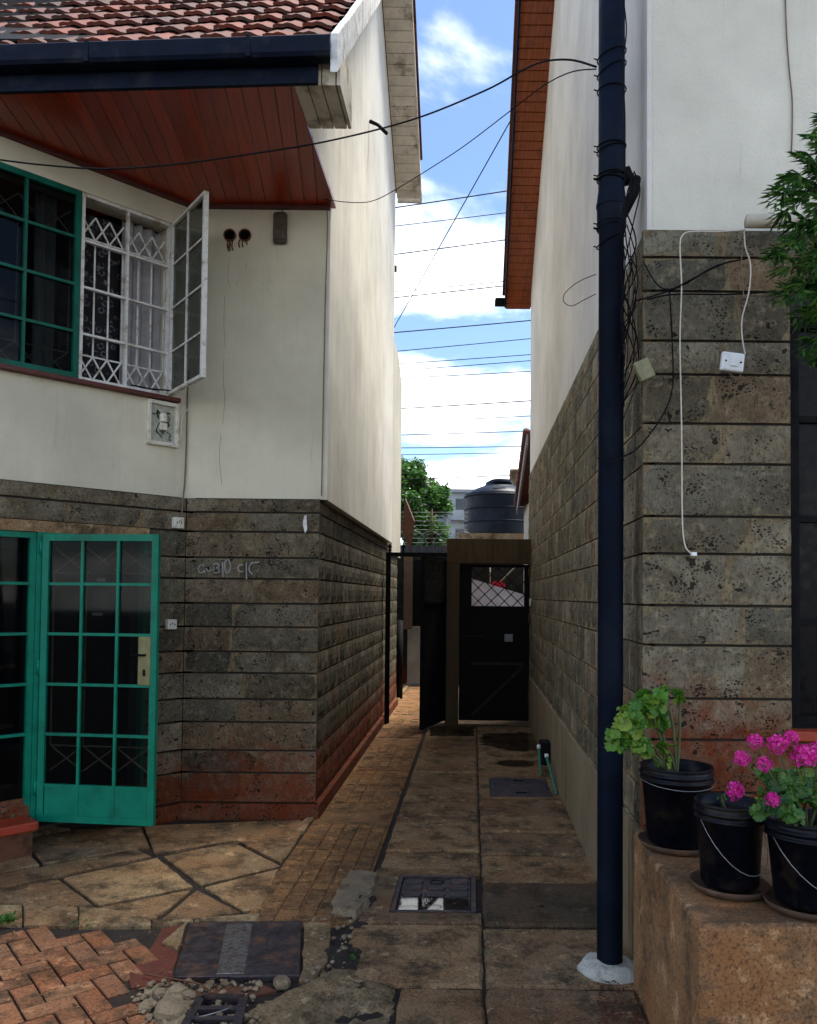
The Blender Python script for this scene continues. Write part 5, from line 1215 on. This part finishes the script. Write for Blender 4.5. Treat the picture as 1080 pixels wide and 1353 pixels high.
# ================================================================== OVERHEAD WIRES
LN = [((518, 275), (672, 252)), ((520, 299), (670, 281)), ((516, 337), (668, 317)), ((516, 386), (664, 372)), ((516, 394), (664, 378)), ((516, 440), (696, 424)), ((516, 465), (696, 448)), ((524, 481), (696, 469)), ((524, 490), (696, 477)), ((524, 500), (696, 491)),
      ((530, 540), (696, 530)), ((548, 557), (696, 550)), ((530, 575), (690, 570)), ((530, 592), (690, 590)), ((530, 601), (690, 598)), ((530, 634), (676, 628)), ((530, 640), (676, 634))]
ORD = ['topmost', 'second', 'third', 'fourth', 'fifth', 'sixth', 'seventh', 'eighth', 'ninth', 'tenth', 'eleventh', 'twelfth', 'thirteenth', 'fourteenth', 'fifteenth', 'sixteenth', 'lowest']
for i, (a, b) in enumerate(LN):
    dpt = 17 + (i % 3) * .5 if i < 14 else 22
    p0, p1 = at(a[0], a[1], dpt), at(b[0], b[1], dpt + .4); dv = p1 - p0; ts_ = [-2.2 + .2 * k for k in range(28)]
    m = MB(); m.tube([p0 + dv * t + Vector((0, 0, .012 * (t - .5) ** 2)) for t in ts_], .013 if i in (0, 2, 4, 5, 10, 15) else .009, 5); o = m.build('power_line', M['wire'])
    tag(o, f'{ORD[i]} of the black street wires crossing the sky between the houses' if i in (0, 16) else f'{ORD[i]} street wire from the top crossing the sky between the houses', 'wire', 'street wires crossing the gap between the houses')
cable('service_cable', 'thick black cable slung from the left eaves across the sky to the drain pipe', [at(-60, 203, 4.4), at(0, 211, 4.45), at(60, 218, 4.5), at(140, 223, 4.55), at(230, 217, 4.6), at(320, 205, 4.65), at(430, 187, 4.7), at(545, 158, 4.7), at(640, 120, 4.5), at(690, 93, 4.3), at(720, 81, 4.15), at(755, 79, 3.95), at(788, 88, 3.78)], .0052, M['wire'])
cable('service_cable', 'thin black wire arching from the gable wall up to the drain pipe', [at(428, 263, 6.2), at(460, 267, 6.1), at(490, 266, 6.0), at(520, 252, 5.8), at(580, 215, 5.4), at(620, 188, 5.1), at(680, 142, 4.6), at(720, 112, 4.3), at(755, 95, 4.0), at(788, 91, 3.78)], .0032, M['wire'])
m = MB(); m.tube([at(519, 436, 16), at(680, 150, 10.5)], .008, 5); o = m.build('diagonal_wire', M['wire']); tag(o, 'thin wire running diagonally across the sky to the right roof edge', 'wire')
m = MB(); m.tube([onu(489, 160, -1.13), at(500, 165, 8.6), at(511, 176, 8.5)], .02, 6); o = m.build('wall_hook', M['wire']); tag(o, 'bent black hook sticking out of the upper gable wall', 'hook')
m = MB(); p = at(520, 355, 11.5); m.box(p - Vector((.05, .03, .04)), p + Vector((.05, .03, .04))); m.tube([p + Vector((-.02, 0, .04)), p + Vector((-.02, 0, .9))], .006); o = m.build('wire_bracket', M['kerb']); tag(o, 'small wire bracket on the rear edge of the left gable', 'bracket')
# ================================================================== POTS AND PLANTS
def bucket(c, r0, r1, h_, label, ha, hs):
    t = thing('bucket_pot', label, 'plant pot', c, 'black bucket pots on the planter ledge')
    c = Vector(c); m = MB(); m.lathe(c, [(r0 * .9, .0), (r0, .01), (r1 * .985, h_ - .06), (r1 + .008, h_ - .058), (r1 + .008, h_ - .050), (r1, h_ - .048), (r1 + .002, h_ - .036), (r1 + .010, h_ - .034), (r1 + .010, h_ - .026), (r1 + .003, h_ - .024), (r1 + .006, h_ - .006), (r1 + .008, h_), (r1 - .001, h_), (r1 - .006, h_ - .04), (r1 - .012, h_ - .06)], 48, False)
    m.build('bucket', M['bucket'], t)
    m = MB(); vs = [c + Vector((0, 0, h_ - .045))]; n = 24; fs = []
    for k in range(n): a = 6.283 * k / n; vs.append(c + Vector(((r1 - .008) * math.cos(a), (r1 - .008) * math.sin(a), h_ - .055 + rnd.uniform(-.008, .008))))
    m.add(vs, [(0, 1 + k, 1 + (k + 1) % n) for k in range(n)], True); m.build('soil', M['soil'], t)
    m = MB(); pts = []
    for k in range(15):
        f = k / 14; a = ha + (f * math.pi); rr = r1 + .012
        pts.append(c + Vector((rr * math.cos(a) * 1.0, rr * math.sin(a), h_ - .055 - hs * math.sin(f * math.pi))))
    m.tube(pts, .0017, 6); m.build('handle', M['steel_wire'], t)
    s_ = MB(); s_.lathe(c + Vector((0, 0, -.022)), [(r0 * .95, 0), (r0 + .022, .004), (r0 + .038, .03), (r0 + .034, .03), (r0 + .018, .012), (r0 * .9, .010)], 40)
    o = s_.build('pot_saucer', M['saucer']); return t, o
PT = [(1.125, 3.43, PZ + .024, .118, .140, .315), (1.150, 2.93, PZ + .024, .098, .113, .29), (1.345, 2.76, PZ + .024, .105, .128, .28)]
gg = 'muddy saucers under the bucket pots'
LB = ['black bucket pot holding the bright green leafy plant, farthest back on the ledge', 'black bucket pot nearest the drain pipe side front, wire handle hanging across it', 'black bucket pot full of magenta flowers, nearest the front right']
SLB = ['muddy saucer under the back bucket with bright green leaves', 'muddy saucer under the middle bucket', 'muddy saucer under the front right bucket of magenta flowers']
for i, (x, y, z, a, b, h_) in enumerate(PT):
    t, o = bucket((x, y, z), a, b, h_, LB[i], math.pi + (.1, .35, .3)[i], (.02, .17, .16)[i]); tag(o, SLB[i], 'saucer', gg)
def round_leaf(m, c, nrm, r_, rr):
    nrm = nrm.normalized(); a = nrm.cross(Vector((.3, .2, 1))).normalized(); b = nrm.cross(a); n = 28; vs = [c - nrm * r_ * .25]
    for k in range(n):
        t = 6.283 * k / n; q_ = r_ * (1 + .07 * math.cos(t * 9) + .05 * math.cos(t * 4.0 + 1)) * (0.4 if k == 0 else 1); vs.append(c + (a * math.cos(t) + b * math.sin(t)) * q_ + nrm * r_ * (.13 * math.sin(t * 9) + .12 * math.sin(t * 3 + r_ * 99)))
    m.add(vs, [(0, 1 + k, 1 + (k + 1) % n) for k in range(n)], True)
def plant(base, leaves, label, cat, leafr, mat, flowers=(), seed=1, upz=.4):
    """leaves: list of (centre, spread radius, count)"""
    rr = random.Random(seed); base = Vector(base); t = thing(cat.replace(' ', '_'), label, cat, base)
    fol, stm = MB(), MB()
    for (c, sp_r, n) in leaves:
        mid = base.lerp(c, .5) + Vector((rr.uniform(-.02, .02), 0, .02)); stm.tube(smooth_path([base, mid, c]), [.006] * 9 + [.004] * 4, 6)
        for _ in range(n):
            v = Vector((rr.gauss(0, 1), rr.gauss(0, 1), rr.gauss(0, .8))); v = v.normalized() * sp_r * rr.uniform(.35, 1.05); p = c + v
            nr = (v.normalized() * .8 + Vector((rr.gauss(0, .3), -.35 + rr.gauss(0, .3), upz + rr.gauss(0, .3)))); round_leaf(fol, p, nr, leafr * rr.uniform(.6, 1.2), rr); stm.tube([c, c.lerp(p, .6) - Vector((0, 0, .004)), p], .0016, 4)
    for c, fr_ in flowers: stm.tube([c, c.lerp(base, .45)], .0022, 5)
    fol.build('foliage', mat, t); stm.build('stem', simple('plant_stem', (.07, .09, .03), .7), t)
    for c, fr_ in flowers:
        m = MB()
        for _ in range(170):
            v = Vector((rr.gauss(0, 1), rr.gauss(0, 1), rr.gauss(0, 1) + .35)).normalized(); p = c + v * fr_ * rr.uniform(.6, 1); a = v.cross(Vector((rr.gauss(0, 1), rr.gauss(0, 1), rr.gauss(0, 1)))).normalized(); b = v.cross(a); L = fr_ * rr.uniform(.18, .32)
            m.add([p - a * L * .3, p + b * L * .7 + v * .003, p + a * L + v * .006, p - b * L * .7 + v * .003], [(0, 1, 2, 3)])
        m.build('flower', M['petal'], t)
    return t
b1 = Vector((1.125, 3.43, PZ + .27))
plant(b1, [(at(858, 930, 3.36), .06, 34), (at(835, 952, 3.30), .065, 44), (at(817, 975, 3.30), .045, 24), (at(846, 985, 3.32), .045, 20), (at(872, 955, 3.4), .035, 8), (at(880, 985, 3.38), .03, 5), (at(898, 918, 3.42), .018, 4), (at(878, 1005, 3.4), .03, 4), (at(878, 912, 3.42), .02, 4)], 'bright green scalloped leaf geranium leaning left out of the back bucket', 'geranium', .030, M['leaf_geranium'], seed=3)
b3 = Vector((1.345, 2.76, PZ + .25))
FL = [((1021, 1057), .022), ((981, 1003), .024), ((998, 980), .022), ((1027, 984), .030), ((1011, 1011), .024), ((1062, 1000), .038), ((1082, 994), .032), ((1046, 975), .02)]
plant(b3, [(at(1030, 1040, 2.72), .06, 55), (at(1060, 1035, 2.72), .07, 75), (at(1010, 1062, 2.70), .045, 34), (at(1085, 1050, 2.7), .07, 60), (at(1045, 1070, 2.66), .05, 40), (at(1015, 1022, 2.75), .04, 18)], 'bushy geranium with many magenta flower heads in the front right bucket', 'flowering geranium', .019, M['leaf_dark'], [(at(x, y, 2.64), r_) for (x, y), r_ in FL], seed=5)
b2 = Vector((1.150, 2.93, PZ + .24))
plant(b2, [(at(955, 1052, 2.92), .018, 3)], 'sparse geranium with one magenta flower head in the middle bucket', 'flowering geranium', .012, M['leaf_dark'], [(at(972, 1046, 2.84), .031)], seed=8)
# shrub hanging in from the right: palmate leaves with narrow lobes
sb = thing('shrub', 'feathery dark green shrub hanging in from the right edge over the stone wall', 'shrub', (1.95, 3.1, PZ))
fol, wd = MB(), MB(); rr = random.Random(12)
wd.tube(smooth_path([Vector((1.95, 3.1, PZ)), Vector((1.93, 3.08, 1.6)), Vector((1.86, 3.05, 2.6)), Vector((1.9, 3.1, 3.4))]), [.028] * 7 + [.02] * 6 + [.01] * 6, 8)
def lobe(m, p, d_, L, w_, droop):
    up = Vector((0, 0, 1)); sd_ = d_.cross(up); sd_ = (sd_.normalized() if sd_.length > .05 else Vector((1, 0, 0))); sd_ = (sd_ + Vector((rr.gauss(0, .3), rr.gauss(0, .3), rr.gauss(0, .3)))).normalized()
    pts = []; q_ = p.copy(); dd_ = d_.copy()
    for k in range(6):
        pts.append(q_.copy()); q_ = q_ + dd_ * L / 5; dd_ = (dd_ + Vector((0, 0, -droop / 5))).normalized()
    ws = (.25, .8, 1, .75, .4, .03); vs = []
    for k in range(6): vs += [pts[k] - sd_ * w_ * ws[k], pts[k] + Vector((0, 0, -w_ * .5 * ws[k])), pts[k] + sd_ * w_ * ws[k]]
    fs = []
    for k in range(5): fs += [(3 * k, 3 * k + 3, 3 * k + 4, 3 * k + 1), (3 * k + 1, 3 * k + 4, 3 * k + 5, 3 * k + 2)]
    m.add(vs, fs, True)
def spray(tip_px, root, n=5):
    tip = at(tip_px[0], tip_px[1], rr.uniform(2.85, 3.15)); root = Vector(root); mid = root.lerp(tip, .55) + Vector((0, 0, .07))
    path = smooth_path([root, mid, tip]); wd.tube(path, [.006 - .0004 * k for k in range(len(path))], 5)
    for c, s_ in [(path[-1], 1)] + [(path[k], .9) for k in range(len(path) - 2, 3, -2)]:
        main = (tip - root); main.z = min(main.z, 0) - .05; main.normalize(); main = (main + Vector((rr.gauss(0, .35), rr.gauss(0, .35), rr.gauss(0, .35)))).normalized()
        sd_ = main.cross(Vector((0, -.8, .6))).normalized()
        for k in range(-3, 4):
            dr = (main * math.cos(k * .42) + sd_ * math.sin(k * .42)).normalized(); L = .105 * s_ * (1 - .10 * abs(k)) * rr.uniform(.8, 1.15)
            lobe(fol, c, dr, L, .0085, rr.uniform(.3, .9))
            p = c + dr * L * .5
            for e in (-1, 1): lobe(fol, p, (dr + sd_ * e * .7).normalized(), L * .42, .006, .4)
TP = [(1025, 262), (1040, 240), (1055, 215), (1070, 190), (1085, 165), (1062, 250), (1080, 230), (1030, 285), (1075, 275), (1022, 342), (1042, 325), (1062, 305), (1085, 300), (1035, 360), (1055, 350), (1078, 345), (1030, 395), (1048, 385), (1068, 380), (1090, 390), (1058, 420), (1078, 415), (1066, 455), (1085, 445), (1072, 480), (1090, 470), (1045, 300), (1090, 205), (1100, 330), (1095, 250), (1050, 270), (1075, 400)]
for t_ in TP:
    t_ = (t_[0] + 10, t_[1] - 6)
    zz_ = at(t_[0], t_[1], 3).z; spray(t_, (1.86 + rr.uniform(-.03, .05), 3.06, min(3.4, zz_ + rr.uniform(.02, .2))))
fol.build('foliage', M['leaf_shrub'], sb); wd.build('branches', M['bark'], sb)
